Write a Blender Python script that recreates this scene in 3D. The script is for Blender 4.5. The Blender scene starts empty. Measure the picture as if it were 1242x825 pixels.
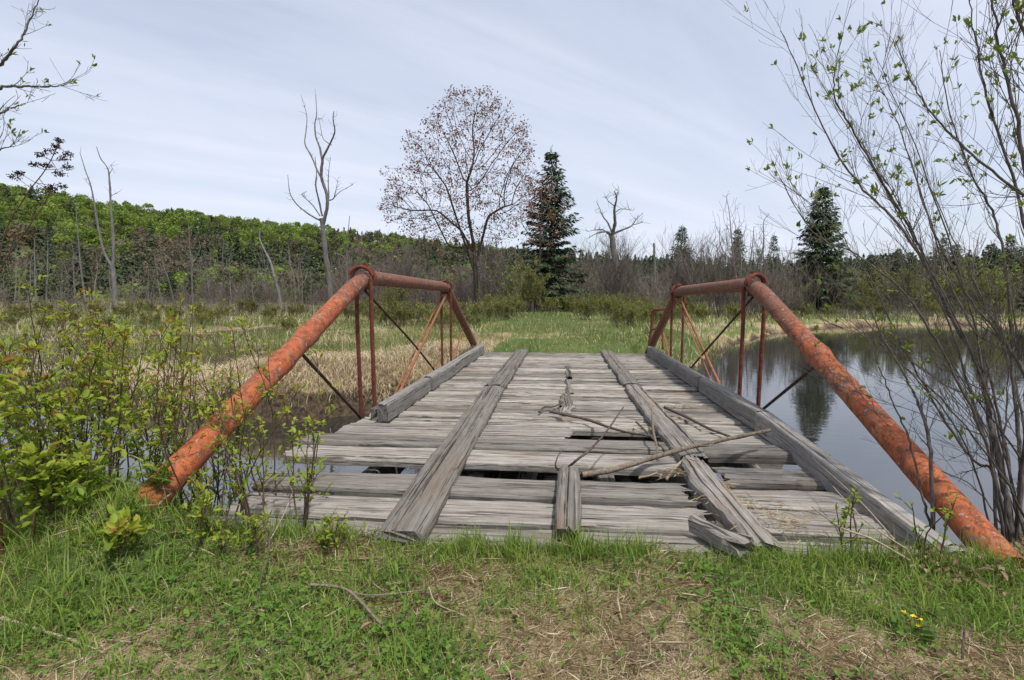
import bpy, math, random
import numpy as np
from mathutils import Vector, Matrix, Quaternion

random.seed(7)
RNG = np.random.default_rng(11)
scene = bpy.context.scene
COL = scene.collection

# ----------------------------------------------------------------- camera
F_PX, CXP, CYP, CAM_H = 621.0, 621.0, 412.5, 1.2
PH = math.radians(5.0)
TH = math.atan(61 / 621 * math.cos(PH))
FW = (-math.sin(TH) * math.cos(PH), math.cos(TH) * math.cos(PH), -math.sin(PH))
RT = (math.cos(TH), math.sin(TH), 0.0)
UP = (RT[1] * FW[2] - RT[2] * FW[1], RT[2] * FW[0] - RT[0] * FW[2], RT[0] * FW[1] - RT[1] * FW[0])

def at(px, py, x=None, y=None, z=None):
    """Point of the world seen at a pixel of the photograph, on a plane x, y or z = const."""
    a = (px - CXP) / F_PX; b = (CYP - py) / F_PX
    d = [FW[i] + a * RT[i] + b * UP[i] for i in range(3)]
    t = x / d[0] if x is not None else (y / d[1] if y is not None else (z - CAM_H) / d[2])
    return Vector((t * d[0], t * d[1], CAM_H + t * d[2]))

cam_d = bpy.data.cameras.new("camera")
cam_d.sensor_width = 36.0; cam_d.lens = 18.0; cam_d.sensor_fit = 'HORIZONTAL'
cam_d.clip_start = 0.02; cam_d.clip_end = 4000
cam = bpy.data.objects.new("camera", cam_d); COL.objects.link(cam)
cam.matrix_world = Matrix(((RT[0], UP[0], -FW[0], 0), (RT[1], UP[1], -FW[1], 0), (RT[2], UP[2], -FW[2], CAM_H), (0, 0, 0, 1)))
scene.camera = cam

# ----------------------------------------------------------------- mesh tools
class MB:
    """Collects pieces of geometry and links them as one mesh object."""
    def __init__(s):
        s.v = []; s.nv = 0; s.fl = []; s.t = []
    def add(s, verts, faces, mat=0, tint=0.5):
        verts = np.asarray(verts, dtype=np.float32).reshape(-1, 3)
        faces = np.asarray(faces, dtype=np.int32)
        s.v.append(verts); s.fl.append((faces + s.nv, mat))
        t = np.empty(len(verts), dtype=np.float32); t[:] = tint
        s.t.append(t); s.nv += len(verts)
    def build(s, name, mats, parent=None, smooth=True):
        me = bpy.data.meshes.new(name)
        V = np.concatenate(s.v); T = np.concatenate(s.t)
        me.vertices.add(len(V)); me.vertices.foreach_set("co", V.ravel())
        loops = np.concatenate([f.ravel() for f, m in s.fl])
        tot = np.concatenate([np.full(len(f), f.shape[1], dtype=np.int32) for f, m in s.fl])
        mi = np.concatenate([np.full(len(f), m, dtype=np.int32) for f, m in s.fl])
        st = np.concatenate(([0], np.cumsum(tot)[:-1])).astype(np.int32)
        me.loops.add(len(loops)); me.loops.foreach_set("vertex_index", loops.astype(np.int32))
        me.polygons.add(len(tot)); me.polygons.foreach_set("loop_start", st)
        me.polygons.foreach_set("loop_total", tot)
        me.polygons.foreach_set("material_index", mi)
        me.polygons.foreach_set("use_smooth", np.full(len(tot), smooth, dtype=bool))
        a = me.attributes.new("tint", 'FLOAT', 'POINT'); a.data.foreach_set("value", T)
        me.update(calc_edges=True); me.validate(clean_customdata=False)
        for m in (mats if isinstance(mats, (list, tuple)) else [mats]): me.materials.append(m)
        o = bpy.data.objects.new(name, me); COL.objects.link(o)
        if parent: o.parent = parent
        return o

def tag(o, label=None, cat=None, group=None, kind=None):
    if label: o["label"] = label
    if cat: o["category"] = cat
    if group: o["group"] = group
    if kind: o["kind"] = kind
    return o

def empty(name, loc=(0, 0, 0), rz=0.0):
    o = bpy.data.objects.new(name, None); o.empty_display_size = 0.2
    COL.objects.link(o); o.location = loc; o.rotation_euler = (0, 0, rz)
    return o

def dup(root):
    r = root.copy(); COL.objects.link(r)
    for ch in list(root.children):
        c = ch.copy(); COL.objects.link(c); c.parent = r
    return r

def tube(mb, pts, radii, n=6, mat=0, tint=0.5, cap=True, jitter=0.0):
    P = np.asarray([tuple(p) for p in pts], dtype=np.float64)
    k = len(P)
    R = np.asarray(radii, dtype=np.float64) if not np.isscalar(radii) else np.full(k, radii)
    T = np.gradient(P, axis=0); T /= np.linalg.norm(T, axis=1)[:, None] + 1e-12
    ref = np.array([0.31, 0.2, 0.93]) if abs(T[0] @ np.array([0.31, 0.2, 0.93])) < 0.9 else np.array([1.0, 0, 0])
    u = np.cross(T[0], ref); u /= np.linalg.norm(u)
    U = np.empty_like(P)
    for i in range(k):
        u = u - T[i] * (u @ T[i]); u /= np.linalg.norm(u) + 1e-12; U[i] = u
    W = np.cross(T, U)
    a = np.linspace(0, 2 * math.pi, n, endpoint=False)
    ring = np.cos(a)[None, :, None] * U[:, None, :] + np.sin(a)[None, :, None] * W[:, None, :]
    rr = R[:, None, None]
    if jitter: rr = rr * (1 + RNG.normal(0, jitter, (k, n, 1)))
    V = (P[:, None, :] + ring * rr).reshape(-1, 3)
    i = np.arange(k - 1)[:, None] * n; j = np.arange(n)[None, :]; j2 = (j + 1) % n
    faces = np.stack([i + j, i + j2, i + n + j2, i + n + j], axis=-1).reshape(-1, 4)
    mb.add(V, faces, mat, tint)
    if cap:
        mb.add(V[:n][::-1], np.arange(n)[None, :], mat, tint)
        mb.add(V[-n:], np.arange(n)[None, :], mat, tint)

def catmull(pts, per=6):
    P = [Vector(p) for p in pts]; P = [P[0] * 2 - P[1]] + P + [P[-1] * 2 - P[-2]]
    out = []
    for i in range(1, len(P) - 2):
        for k in range(per):
            t = k / per
            out.append(0.5 * ((2 * P[i]) + (P[i + 1] - P[i - 1]) * t + (2 * P[i - 1] - 5 * P[i] + 4 * P[i + 1] - P[i + 2]) * t * t + (3 * P[i] - P[i - 1] - 3 * P[i + 1] + P[i + 2]) * t ** 3))
    out.append(P[-2].copy())
    return out

def norm(a): return a / (np.linalg.norm(a, axis=-1, keepdims=True) + 1e-9)

def leaves(mb, pos, d, L, W, mat=0, tint=0.5, fold=0.25, droop=0.12):
    """Ovate folded leaves: 6 vertices, two quads each."""
    pos = np.asarray(pos, dtype=np.float64).reshape(-1, 3); N = len(pos)
    if not N: return
    d = norm(np.asarray(d, dtype=np.float64).reshape(-1, 3))
    L = np.broadcast_to(L, (N,))[:, None]; W = np.broadcast_to(W, (N,))[:, None]
    r = norm(RNG.normal(0, 1, (N, 3)) * 0.6 + np.array([0, 0, 1.3]))
    s = norm(np.cross(d, r)); nn = np.cross(s, d)
    f = fold * W
    base = pos; tip = pos + d * L - nn * L * droop
    l1 = pos + d * L * .28 + s * W * .42 + nn * f; l2 = pos + d * L * .66 + s * W * .40 + nn * (f - L * droop * .4)
    r1 = pos + d * L * .28 - s * W * .42 + nn * f; r2 = pos + d * L * .66 - s * W * .40 + nn * (f - L * droop * .4)
    V = np.stack([base, l1, l2, tip, r2, r1], axis=1).reshape(-1, 3)
    i = np.arange(N)[:, None] * 6
    Fq = np.concatenate([i + np.array([[0, 3, 2, 1]]), i + np.array([[0, 5, 4, 3]])])
    tt = np.repeat(np.broadcast_to(tint, (N,)), 6)
    mb.add(V, Fq, mat, tt)

def cards(mb, pos, nrm, size, mat=0, tint=0.5, aspect=0.8):
    """Rough 4-sided leaf clumps facing a given direction."""
    pos = np.asarray(pos); N = len(pos); nrm = norm(np.asarray(nrm))
    r = RNG.normal(0, 1, (N, 3)); u = norm(np.cross(nrm, r)); v = np.cross(nrm, u)
    S = np.broadcast_to(size, (N,))[:, None]
    k = lambda: RNG.uniform(.55, 1.15, (N, 1))
    V = np.stack([pos + u * S * k(), pos + v * S * aspect * k(), pos - u * S * k(), pos - v * S * aspect * k()], axis=1).reshape(-1, 3)
    mb.add(V, np.arange(N * 4).reshape(N, 4), mat, np.repeat(np.broadcast_to(tint, (N,)), 4))

def blades(mb, pos, h, w, lean, az, mat=0, tint=0.5, seg=3):
    """Curved tapering grass blades."""
    pos = np.asarray(pos); N = len(pos)
    h = np.broadcast_to(h, (N,)); w = np.broadcast_to(w, (N,)); lean = np.broadcast_to(lean, (N,))
    d = np.stack([np.cos(az), np.sin(az), np.zeros(N)], axis=1); tw = az + math.pi / 2 + RNG.normal(0, .5, N)
    s = np.stack([np.cos(tw), np.sin(tw), np.zeros(N)], axis=1)
    rows = []; p = pos.astype(np.float64).copy(); ang = lean * 0.25
    for k in range(seg):
        wk = w * (1 - 0.28 * k) * .5
        rows += [p - s * wk[:, None], p + s * wk[:, None]]
        ln = (h / seg)[:, None]
        p = p + d * np.sin(ang)[:, None] * ln + np.array([0, 0, 1.0]) * np.cos(ang)[:, None] * ln
        ang = ang + lean * .55
    rows.append(p)
    V = np.stack(rows, axis=1).reshape(-1, 3); m = 2 * seg + 1
    i = np.arange(N)[:, None] * m
    tt = np.repeat(np.broadcast_to(tint, (N,)), m)
    q = np.concatenate([i + np.array([[2 * k, 2 * k + 1, 2 * k + 3, 2 * k + 2]]) for k in range(seg - 1)]) if seg > 1 else None
    base = mb.nv
    if q is not None: mb.add(V, q, mat, tt)
    mb.fl.append((i + np.array([[2 * seg - 2, 2 * seg - 1, 2 * seg]]) + base, mat)) if q is not None else mb.add(V, i + np.array([[0, 1, 2]]), mat, tt)

def vnoise(x, y, scale, seed):
    r = np.random.default_rng(seed).random((256, 256))
    x = np.asarray(x) / scale + 500.3; y = np.asarray(y) / scale + 500.7
    xi = np.floor(x).astype(int); yi = np.floor(y).astype(int); fx = x - xi; fy = y - yi
    fx = fx * fx * (3 - 2 * fx); fy = fy * fy * (3 - 2 * fy)
    g = lambda a, b: r[a % 256, b % 256]
    return (g(xi, yi) * (1 - fx) + g(xi + 1, yi) * fx) * (1 - fy) + (g(xi, yi + 1) * (1 - fx) + g(xi + 1, yi + 1) * fx) * fy

def sstep(a, b, x):
    t = np.clip((x - a) / (b - a), 0, 1); return t * t * (3 - 2 * t)

# ----------------------------------------------------------------- materials
def new_mat(name):
    m = bpy.data.materials.new(name); m.use_nodes = True
    nt = m.node_tree; nt.nodes.clear()
    return m, nt, nt.nodes, nt.links

def ramp(nd, stops, interp='LINEAR'):
    r = nd.new('ShaderNodeValToRGB'); r.color_ramp.interpolation = interp
    e = r.color_ramp.elements
    while len(e) > 1: e.remove(e[0])
    e[0].position = stops[0][0]; e[0].color = (*stops[0][1], 1)
    for p, c in stops[1:]:
        k = e.new(p); k.color = (*c, 1)
    return r

def noise(nd, lk, vec, scale, detail=4, rough=.6):
    n = nd.new('ShaderNodeTexNoise'); n.inputs['Scale'].default_value = scale
    n.inputs['Detail'].default_value = detail; n.inputs['Roughness'].default_value = rough
    if vec is not None: lk.new(vec, n.inputs['Vector'])
    return n.outputs['Fac']

def mapping(nd, lk, vec, scale):
    m = nd.new('ShaderNodeMapping'); m.inputs['Scale'].default_value = scale; lk.new(vec, m.inputs['Vector'])
    return m.outputs['Vector']

def mixc(nd, lk, fac, a, b, mode='MIX'):
    m = nd.new('ShaderNodeMix'); m.data_type = 'RGBA'; m.blend_type = mode
    for sock, val in ((m.inputs[0], fac), (m.inputs[6], a), (m.inputs[7], b)):
        if hasattr(val, 'links'): lk.new(val, sock)
        elif isinstance(val, (tuple, list)): sock.default_value = (*val, 1)
        else: sock.default_value = val
    return m.outputs[2]

def math_n(nd, lk, op, a, b=None):
    m = nd.new('ShaderNodeMath'); m.operation = op
    for s, v in zip(m.inputs, (a, b)):
        if v is None: continue
        if hasattr(v, 'links'): lk.new(v, s)
        else: s.default_value = v
    return m.outputs[0]

def finish(nt, nd, lk, col, rough=.85, spec=.25, bump=None, bstr=.4, bdist=.01):
    p = nd.new('ShaderNodeBsdfPrincipled'); o = nd.new('ShaderNodeOutputMaterial')
    if hasattr(col, 'links'): lk.new(col, p.inputs['Base Color'])
    else: p.inputs['Base Color'].default_value = (*col, 1)
    if hasattr(rough, 'links'): lk.new(rough, p.inputs['Roughness'])
    else: p.inputs['Roughness'].default_value = rough
    p.inputs['Specular IOR Level'].default_value = spec
    if bump is not None:
        b = nd.new('ShaderNodeBump'); b.inputs['Strength'].default_value = bstr; b.inputs['Distance'].default_value = bdist
        lk.new(bump, b.inputs['Height']); lk.new(b.outputs[0], p.inputs['Normal'])
    lk.new(p.outputs[0], o.inputs[0])
    return p

def tint_of(nd):
    a = nd.new('ShaderNodeAttribute'); a.attribute_name = 'tint'; return a.outputs['Fac']

def leaf_mat(name, stops, trans=.35, rough=.6, use_random=0.0):
    m, nt, nd, lk = new_mat(name)
    t = tint_of(nd)
    if use_random:
        oi = nd.new('ShaderNodeObjectInfo')
        t = math_n(nd, lk, 'ADD', t, math_n(nd, lk, 'MULTIPLY', math_n(nd, lk, 'SUBTRACT', oi.outputs['Random'], .5), use_random))
    c = ramp(nd, stops); lk.new(t, c.inputs[0])
    p = nd.new('ShaderNodeBsdfPrincipled'); lk.new(c.outputs[0], p.inputs['Base Color'])
    p.inputs['Roughness'].default_value = rough; p.inputs['Specular IOR Level'].default_value = .25
    tr = nd.new('ShaderNodeBsdfTranslucent'); lk.new(c.outputs[0], tr.inputs[0])
    mx = nd.new('ShaderNodeMixShader'); mx.inputs[0].default_value = trans
    lk.new(p.outputs[0], mx.inputs[1]); lk.new(tr.outputs[0], mx.inputs[2])
    o = nd.new('ShaderNodeOutputMaterial'); lk.new(mx.outputs[0], o.inputs[0])
    return m

def bark_mat(name, a, b, scale=(6, 6, 1.5), bstr=.5, rnd=0.0):
    m, nt, nd, lk = new_mat(name)
    tc = nd.new('ShaderNodeTexCoord')
    f = noise(nd, lk, mapping(nd, lk, tc.outputs['Object'], scale), 3.0, 5, .65)
    c = ramp(nd, [(.3, a), (.7, b)]); lk.new(f, c.inputs[0]); col = c.outputs[0]
    if rnd:
        oi = nd.new('ShaderNodeObjectInfo')
        v = math_n(nd, lk, 'ADD', math_n(nd, lk, 'MULTIPLY', oi.outputs['Random'], rnd), 1 - rnd / 2)
        hs = nd.new('ShaderNodeHueSaturation'); lk.new(v, hs.inputs['Value']); lk.new(col, hs.inputs['Color']); col = hs.outputs[0]
    finish(nt, nd, lk, col, .9, .15, f, bstr, .02)
    return m

def sstepn(nd, lk, v, a, b):
    r = ramp(nd, [(a, (0, 0, 0)), (b, (1, 1, 1))]); lk.new(v, r.inputs[0]); return r.outputs[0]

def wood_mat(name, lo, hi, dark=1.0, crack=.62):
    m, nt, nd, lk = new_mat(name)
    tc = nd.new('ShaderNodeTexCoord'); oi = nd.new('ShaderNodeObjectInfo')
    off = nd.new('ShaderNodeCombineXYZ'); r = math_n(nd, lk, 'MULTIPLY', oi.outputs['Random'], 37.0)
    for i in range(3): lk.new(r, off.inputs[i])
    va = nd.new('ShaderNodeVectorMath'); lk.new(tc.outputs['Object'], va.inputs[0]); lk.new(off.outputs[0], va.inputs[1])
    V = va.outputs[0]
    warp = nd.new('ShaderNodeTexNoise'); warp.inputs['Scale'].default_value = 1.7; lk.new(V, warp.inputs['Vector'])
    wv = nd.new('ShaderNodeVectorMath'); wv.operation = 'SCALE'; lk.new(warp.outputs['Color'], wv.inputs[0]); wv.inputs['Scale'].default_value = .018
    v2 = nd.new('ShaderNodeVectorMath'); lk.new(V, v2.inputs[0]); lk.new(wv.outputs[0], v2.inputs[1]); V2 = v2.outputs[0]
    grain = noise(nd, lk, mapping(nd, lk, V2, (1.6, 75, 75)), 1.0, 7, .75)
    grain2 = noise(nd, lk, mapping(nd, lk, V2, (3, 160, 160)), 1.0, 3, .6)
    streak = noise(nd, lk, mapping(nd, lk, V2, (.7, 52, 52)), 1.0, 4, .6)
    blot = noise(nd, lk, mapping(nd, lk, V, (4.5, 9, 9)), 1.0, 8, .75)
    c = ramp(nd, [(.25, lo), (.5, tuple((lo[i] * .4 + hi[i] * .6) for i in range(3))), (.72, hi)]); lk.new(grain, c.inputs[0])
    c2 = ramp(nd, [(.30, (.74, .71, .67)), (.62, (1.05, 1.05, 1.05))]); lk.new(blot, c2.inputs[0])
    col = mixc(nd, lk, 1.0, c.outputs[0], c2.outputs[0], 'MULTIPLY')
    g2 = ramp(nd, [(.3, (.72, .72, .72)), (.6, (1.05, 1.05, 1.05))]); lk.new(grain2, g2.inputs[0])
    col = mixc(nd, lk, .8, col, g2.outputs[0], 'MULTIPLY')
    ck = ramp(nd, [(crack, (0, 0, 0)), (crack + .035, (1, 1, 1))]); lk.new(streak, ck.inputs[0])
    ckf = math_n(nd, lk, 'MULTIPLY', ck.outputs[0], .8)
    col = mixc(nd, lk, ckf, col, (.045 * dark, .04 * dark, .036 * dark))
    brn = sstepn(nd, lk, noise(nd, lk, mapping(nd, lk, V, (1.1, 4, 4)), 1.0, 4, .6), .56, .74)
    col = mixc(nd, lk, math_n(nd, lk, 'MULTIPLY', brn, .55), col, (.20, .135, .085))
    hs = nd.new('ShaderNodeHueSaturation'); lk.new(col, hs.inputs['Color'])
    lk.new(math_n(nd, lk, 'ADD', math_n(nd, lk, 'MULTIPLY', oi.outputs['Random'], .66), .66), hs.inputs['Value'])
    bh = math_n(nd, lk, 'SUBTRACT', math_n(nd, lk, 'ADD', grain, math_n(nd, lk, 'MULTIPLY', streak, .3)), math_n(nd, lk, 'MULTIPLY', ck.outputs[0], 1.2))
    finish(nt, nd, lk, hs.outputs[0], .9, .15, bh, .8, .006)
    return m

def rust_mat(name, paint=1.0):
    m, nt, nd, lk = new_mat(name)
    tc = nd.new('ShaderNodeTexCoord'); V = tc.outputs['Object']
    big = noise(nd, lk, V, 3.2, 6, .65)
    fine = noise(nd, lk, V, 26, 6, .75)
    wv = nd.new('ShaderNodeTexNoise'); wv.inputs['Scale'].default_value = 5; wv.inputs['Detail'].default_value = 5; lk.new(V, wv.inputs['Vector'])
    sc = nd.new('ShaderNodeVectorMath'); sc.operation = 'SCALE'; sc.inputs['Scale'].default_value = .35; lk.new(wv.outputs['Color'], sc.inputs[0])
    ad = nd.new('ShaderNodeVectorMath'); lk.new(V, ad.inputs[0]); lk.new(sc.outputs[0], ad.inputs[1])
    vor = nd.new('ShaderNodeTexVoronoi'); vor.feature = 'DISTANCE_TO_EDGE'; vor.inputs['Scale'].default_value = 7; lk.new(ad.outputs[0], vor.inputs['Vector'])
    a = ramp(nd, [(.3, (.26, .060, .020)), (.5, (.40, .100, .027)), (.72, (.45, .15, .052))]); lk.new(big, a.inputs[0])
    b = ramp(nd, [(.3, (.075, .033, .022)), (.55, (.20, .075, .042)), (.75, (.31, .14, .08))]); lk.new(fine, b.inputs[0])
    # paint survives on the two low ends, the top chord is bare brown rust
    sx = nd.new('ShaderNodeSeparateXYZ'); lk.new(V, sx.inputs[0])
    end = nd.new('ShaderNodeMapRange'); end.inputs['From Min'].default_value = 4.3; end.inputs['From Max'].default_value = 6.2
    end.inputs['To Min'].default_value = .105; end.inputs['To Max'].default_value = -.22; lk.new(sx.outputs['Y'], end.inputs['Value'])
    md = noise(nd, lk, V, 16, 9, .78)
    f = math_n(nd, lk, 'ADD', md, end.outputs[0])
    fr = ramp(nd, [(.54, (0, 0, 0)), (.585, (1, 1, 1))]); lk.new(f, fr.inputs[0])
    col = mixc(nd, lk, math_n(nd, lk, 'MULTIPLY', fr.outputs[0], paint), b.outputs[0], a.outputs[0])
    cr = ramp(nd, [(.0, (1, 1, 1)), (.03, (.9, .9, .9)), (.075, (0, 0, 0))]); lk.new(vor.outputs['Distance'], cr.inputs[0])
    crf = math_n(nd, lk, 'MULTIPLY', cr.outputs[0], math_n(nd, lk, 'MULTIPLY', sstepn(nd, lk, big, .42, .62), .85))
    col = mixc(nd, lk, crf, col, (.055, .034, .03))
    sp2 = sstepn(nd, lk, noise(nd, lk, V, 55, 5, .8), .53, .60)
    col = mixc(nd, lk, math_n(nd, lk, 'MULTIPLY', sp2, .6), col, (.085, .05, .042))
    sp = ramp(nd, [(.53, (0, 0, 0)), (.60, (1, 1, 1))]); lk.new(noise(nd, lk, V, 8, 10, .85), sp.inputs[0])
    col = mixc(nd, lk, math_n(nd, lk, 'MULTIPLY', sp.outputs[0], .75), col, (.17, .145, .12))
    fl_ = sstepn(nd, lk, noise(nd, lk, V, 34, 3, .6), .655, .68)
    col = mixc(nd, lk, math_n(nd, lk, 'MULTIPLY', fl_, .8), col, (.34, .32, .28))
    finish(nt, nd, lk, col, .75, .3, math_n(nd, lk, 'ADD', fine, math_n(nd, lk, 'MULTIPLY', fr.outputs[0], .35)), .7, .006)
    return m

def blotch_mat(name, stops, scale, rough=.9, bstr=.4, bdist=.02):
    m, nt, nd, lk = new_mat(name)
    tc = nd.new('ShaderNodeTexCoord')
    f = noise(nd, lk, tc.outputs['Object'], scale, 6, .65)
    c = ramp(nd, stops); lk.new(f, c.inputs[0])
    finish(nt, nd, lk, c.outputs[0], rough, .15, f, bstr, bdist)
    return m

M_PLANK = wood_mat("weathered_plank", (.085, .076, .068), (.42, .39, .35), crack=.585)
M_RUNNER = wood_mat("worn_runner", (.085, .077, .07), (.31, .285, .255), crack=.60)
M_KERB = wood_mat("weathered_kerb", (.085, .08, .075), (.31, .295, .275), crack=.60)
M_RUST = rust_mat("rusty_paint")
M_ROD = blotch_mat("rusty_rod", [(.3, (.065, .026, .02)), (.55, (.15, .048, .032)), (.75, (.22, .08, .048))], 18)
M_RODPALE = blotch_mat("pale_rusty_rod", [(.3, (.14, .06, .032)), (.55, (.25, .105, .055)), (.75, (.32, .16, .095))], 18)
M_IRON = blotch_mat("dark_iron", [(.3, (.03, .022, .02)), (.7, (.085, .05, .04))], 20)
M_STICK = bark_mat("dead_stick", (.10, .075, .055), (.26, .215, .17), (20, 20, 5))
M_STICKDARK = bark_mat("dark_stick", (.045, .035, .03), (.15, .12, .10), (20, 20, 5))
M_TWIGPALE = bark_mat("pale_twig", (.26, .20, .14), (.42, .35, .26), (30, 30, 8))
M_ALDER = bark_mat("alder_bark", (.045, .039, .034), (.16, .14, .122), (14, 14, 4))
M_SHRUBSTEM = bark_mat("shrub_stem", (.05, .034, .025), (.16, .11, .08), (20, 20, 5))
M_SNAG = bark_mat("bleached_snag", (.085, .078, .072), (.25, .235, .22), (3, 3, .5), rnd=.3)
M_GREYTREE = bark_mat("grey_bark", (.09, .08, .075), (.24, .215, .20), (2, 2, .6), rnd=.45)
M_TWIGS = bark_mat("brown_twigs", (.12, .098, .086), (.235, .195, .172), (2, 2, .6), rnd=.5)
M_MAPLEBARK = bark_mat("maple_bark", (.028, .022, .018), (.10, .08, .068), (2, 2, .6))
M_SPRUCEBARK = bark_mat("spruce_bark", (.03, .024, .02), (.11, .085, .065), (3, 3, .8))

L_SHRUB = leaf_mat("young_shrub_leaf", [(0, (.26, .12, .04)), (.14, (.33, .26, .045)), (.3, (.32, .38, .04)), (.6, (.22, .31, .036)), (1, (.12, .20, .035))], .45)
L_ALDER = leaf_mat("young_alder_leaf", [(0, (.27, .27, .05)), (.5, (.19, .26, .04)), (1, (.11, .18, .03))], .4)
L_MAPLE = leaf_mat("red_maple_leaf", [(0, (.125, .055, .038)), (.5, (.20, .085, .052)), (1, (.27, .13, .075))], .3)
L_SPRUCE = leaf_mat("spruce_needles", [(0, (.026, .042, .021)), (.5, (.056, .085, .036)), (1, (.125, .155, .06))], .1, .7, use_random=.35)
L_BROADLEAF = leaf_mat("hill_leaf", [(0, (.07, .08, .03)), (.25, (.115, .13, .04)), (.55, (.16, .225, .04)), (.8, (.22, .31, .05)), (1, (.29, .36, .075))], .4)
L_HILLSPRUCE = leaf_mat("hill_spruce", [(0, (.028, .042, .022)), (.5, (.05, .072, .032)), (1, (.09, .115, .05))], .2)
L_DULL = leaf_mat("hill_dull_leaf", [(0, (.075, .068, .04)), (.5, (.13, .125, .068)), (.8, (.155, .13, .085)), (1, (.20, .10, .06))], .35)
L_GREENSHRUB = leaf_mat("willow_leaf", [(0, (.12, .125, .035)), (.5, (.185, .20, .045)), (1, (.29, .28, .06))], .35, use_random=.5)
L_GRASS = leaf_mat("grass_blade", [(0, (.38, .33, .17)), (.14, (.32, .34, .10)), (.32, (.23, .31, .055)), (.65, (.15, .25, .036)), (1, (.075, .15, .025))], .35)
L_MEADOW = leaf_mat("marsh_grass", [(0, (.30, .26, .13)), (.16, (.24, .24, .09)), (.36, (.16, .20, .05)), (.65, (.11, .165, .034)), (1, (.055, .10, .024))], .35)
L_STRAW = leaf_mat("dry_straw", [(0, (.28, .19, .11)), (.35, (.47, .37, .22)), (.7, (.62, .52, .34)), (1, (.72, .64, .48))], .2)
L_CLOVER = leaf_mat("clover_leaf", [(0, (.18, .25, .04)), (.5, (.105, .20, .03)), (1, (.055, .125, .022))], .35)
L_SEED = leaf_mat("seed_capsule", [(0, (.018, .010, .010)), (1, (.07, .04, .032))], 0, .7)
L_YELLOW = leaf_mat("yellow_petal", [(0, (.75, .52, .02)), (1, (.85, .65, .04))], .2)
L_DEADLEAF = leaf_mat("dead_leaf", [(0, (.09, .05, .03)), (.5, (.22, .14, .09)), (1, (.36, .27, .19))], .2)

# ----------------------------------------------------------------- setting: terrain, water, sky
WATER_Z = -0.95
SHORE_FAR = [(-60, 13.5), (-22, 12.6), (-14, 11.2), (-9, 8.9), (-6.5, 8.0), (-4.3, 8.1), (-3.2, 8.9), (-2.3, 10.2), (0, 10.8), (2.0, 11.3), (2.7, 13.5), (3.7, 14.9),
             (4.5, 16.8), (6.6, 21.0), (9, 25.5), (12.2, 30.5), (18, 36), (27, 40), (40, 41), (75, 36)]
SHORE_NEAR = [(75, -8), (15, 1.2), (6, 2.7), (4.2, 3.05), (3.2, 3.15), (2.2, 3.0), (1.8, 3.3), (-1.8, 3.5), (-2.6, 3.5), (-4.5, 3.7), (-10, 3.2), (-20, 1.5), (-60, -2)]
POLY = np.array(SHORE_FAR + SHORE_NEAR, dtype=np.float64)

_a = at(1228, 655, z=-.14); ALDER_XY = (_a.x + .06, _a.y + .04)

def shore_dist(x, y):
    """Signed distance to the water's edge, negative over water."""
    x = np.asarray(x, dtype=np.float64); y = np.asarray(y, dtype=np.float64)
    d2 = np.full(x.shape, 1e18); inside = np.zeros(x.shape, dtype=bool)
    n = len(POLY)
    for i in range(n):
        ax, ay = POLY[i]; bx, by = POLY[(i + 1) % n]
        ex, ey = bx - ax, by - ay
        t = np.clip(((x - ax) * ex + (y - ay) * ey) / (ex * ex + ey * ey), 0, 1)
        d2 = np.minimum(d2, (x - ax - t * ex) ** 2 + (y - ay - t * ey) ** 2)
        c = ((ay > y) != (by > y)) & (x < (bx - ax) * (y - ay) / (by - ay + 1e-12) + ax)
        inside ^= c
    d = np.sqrt(d2)
    return np.where(inside, -d, d)

def hill(x, y):
    u = np.clip(x / np.maximum(y, 20), -1.6, 1.6)
    R = np.interp(u, [-1.6, -1.1, -.93, -.77, -.6, -.45, -.32, -.2, -.05, .06, .2, .4, .9, 1.6],
                  [51, 48, 42, 38, 34, 30, 26.5, 23, 18.5, 15, 11, 9.5, 13, 13])
    yy = np.sqrt(x * x * .35 + y * y)
    return R * sstep(105, 310, yy) * (1 + .10 * (vnoise(x, y, 60, 5) - .5)) * (1 - .25 * sstep(330, 600, yy))

def ground_z(x, y):
    x = np.asarray(x, dtype=np.float64); y = np.asarray(y, dtype=np.float64)
    sd = shore_dist(x, y) + (vnoise(x, y, .9, 1) - .5) * .5 + (vnoise(x, y, .25, 2) - .5) * .16
    far = sstep(5, 8, y)
    side = sstep(2.6, 6.5, np.abs(x + .4 - np.clip(y - 12, 0, 40) * .03))
    track = -.04 - .5 * side * sstep(9, 11, y)
    base = np.where(y > 6, track, -.035)
    base = base + (vnoise(x, y, .5, 3) - .5) * .05 * (1 + 2 * far) + (vnoise(x, y, .12, 4) - .5) * .018 + (vnoise(x, y, 3.0, 14) - .5) * .25 * far * side
    wdt = np.where(y > 6, np.where(x > 2, .9, 1.5), .75)
    k = sstep(0.0, 1, (sd + .12) / wdt)
    z = np.where(sd < -.12, WATER_Z - .06 - np.clip(-sd - .12, 0, 1) * .5, (WATER_Z - .06) + (base - WATER_Z + .06) * k)
    kn = np.exp(-(((x - ALDER_XY[0]) ** 2 + (y - ALDER_XY[1]) ** 2) / .10) ** 1.5); z = z * (1 - kn) + np.maximum(z, -.14) * kn
    z = z - .16 * sstep(2.44, 2.6, y) * (y < 4) * sstep(2.15, 1.95, np.abs(x + .05))
    z = z + .23 * np.exp(-((x + 2.08) ** 2 + (y - 2.08) ** 2) / .10)
    return z + hill(x, y)

def axis(lo, hi, fine_lo, fine_hi, step, grow):
    a = list(np.arange(fine_lo, fine_hi, step))
    s = step; v = fine_hi
    while v < hi: a.append(v); s *= grow; v += s
    a.append(hi)
    s = step; v = fine_lo - step; b = []
    while v > lo: b.append(v); s *= grow; v -= s
    b.append(lo)
    return np.array(b[::-1] + a)

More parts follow.
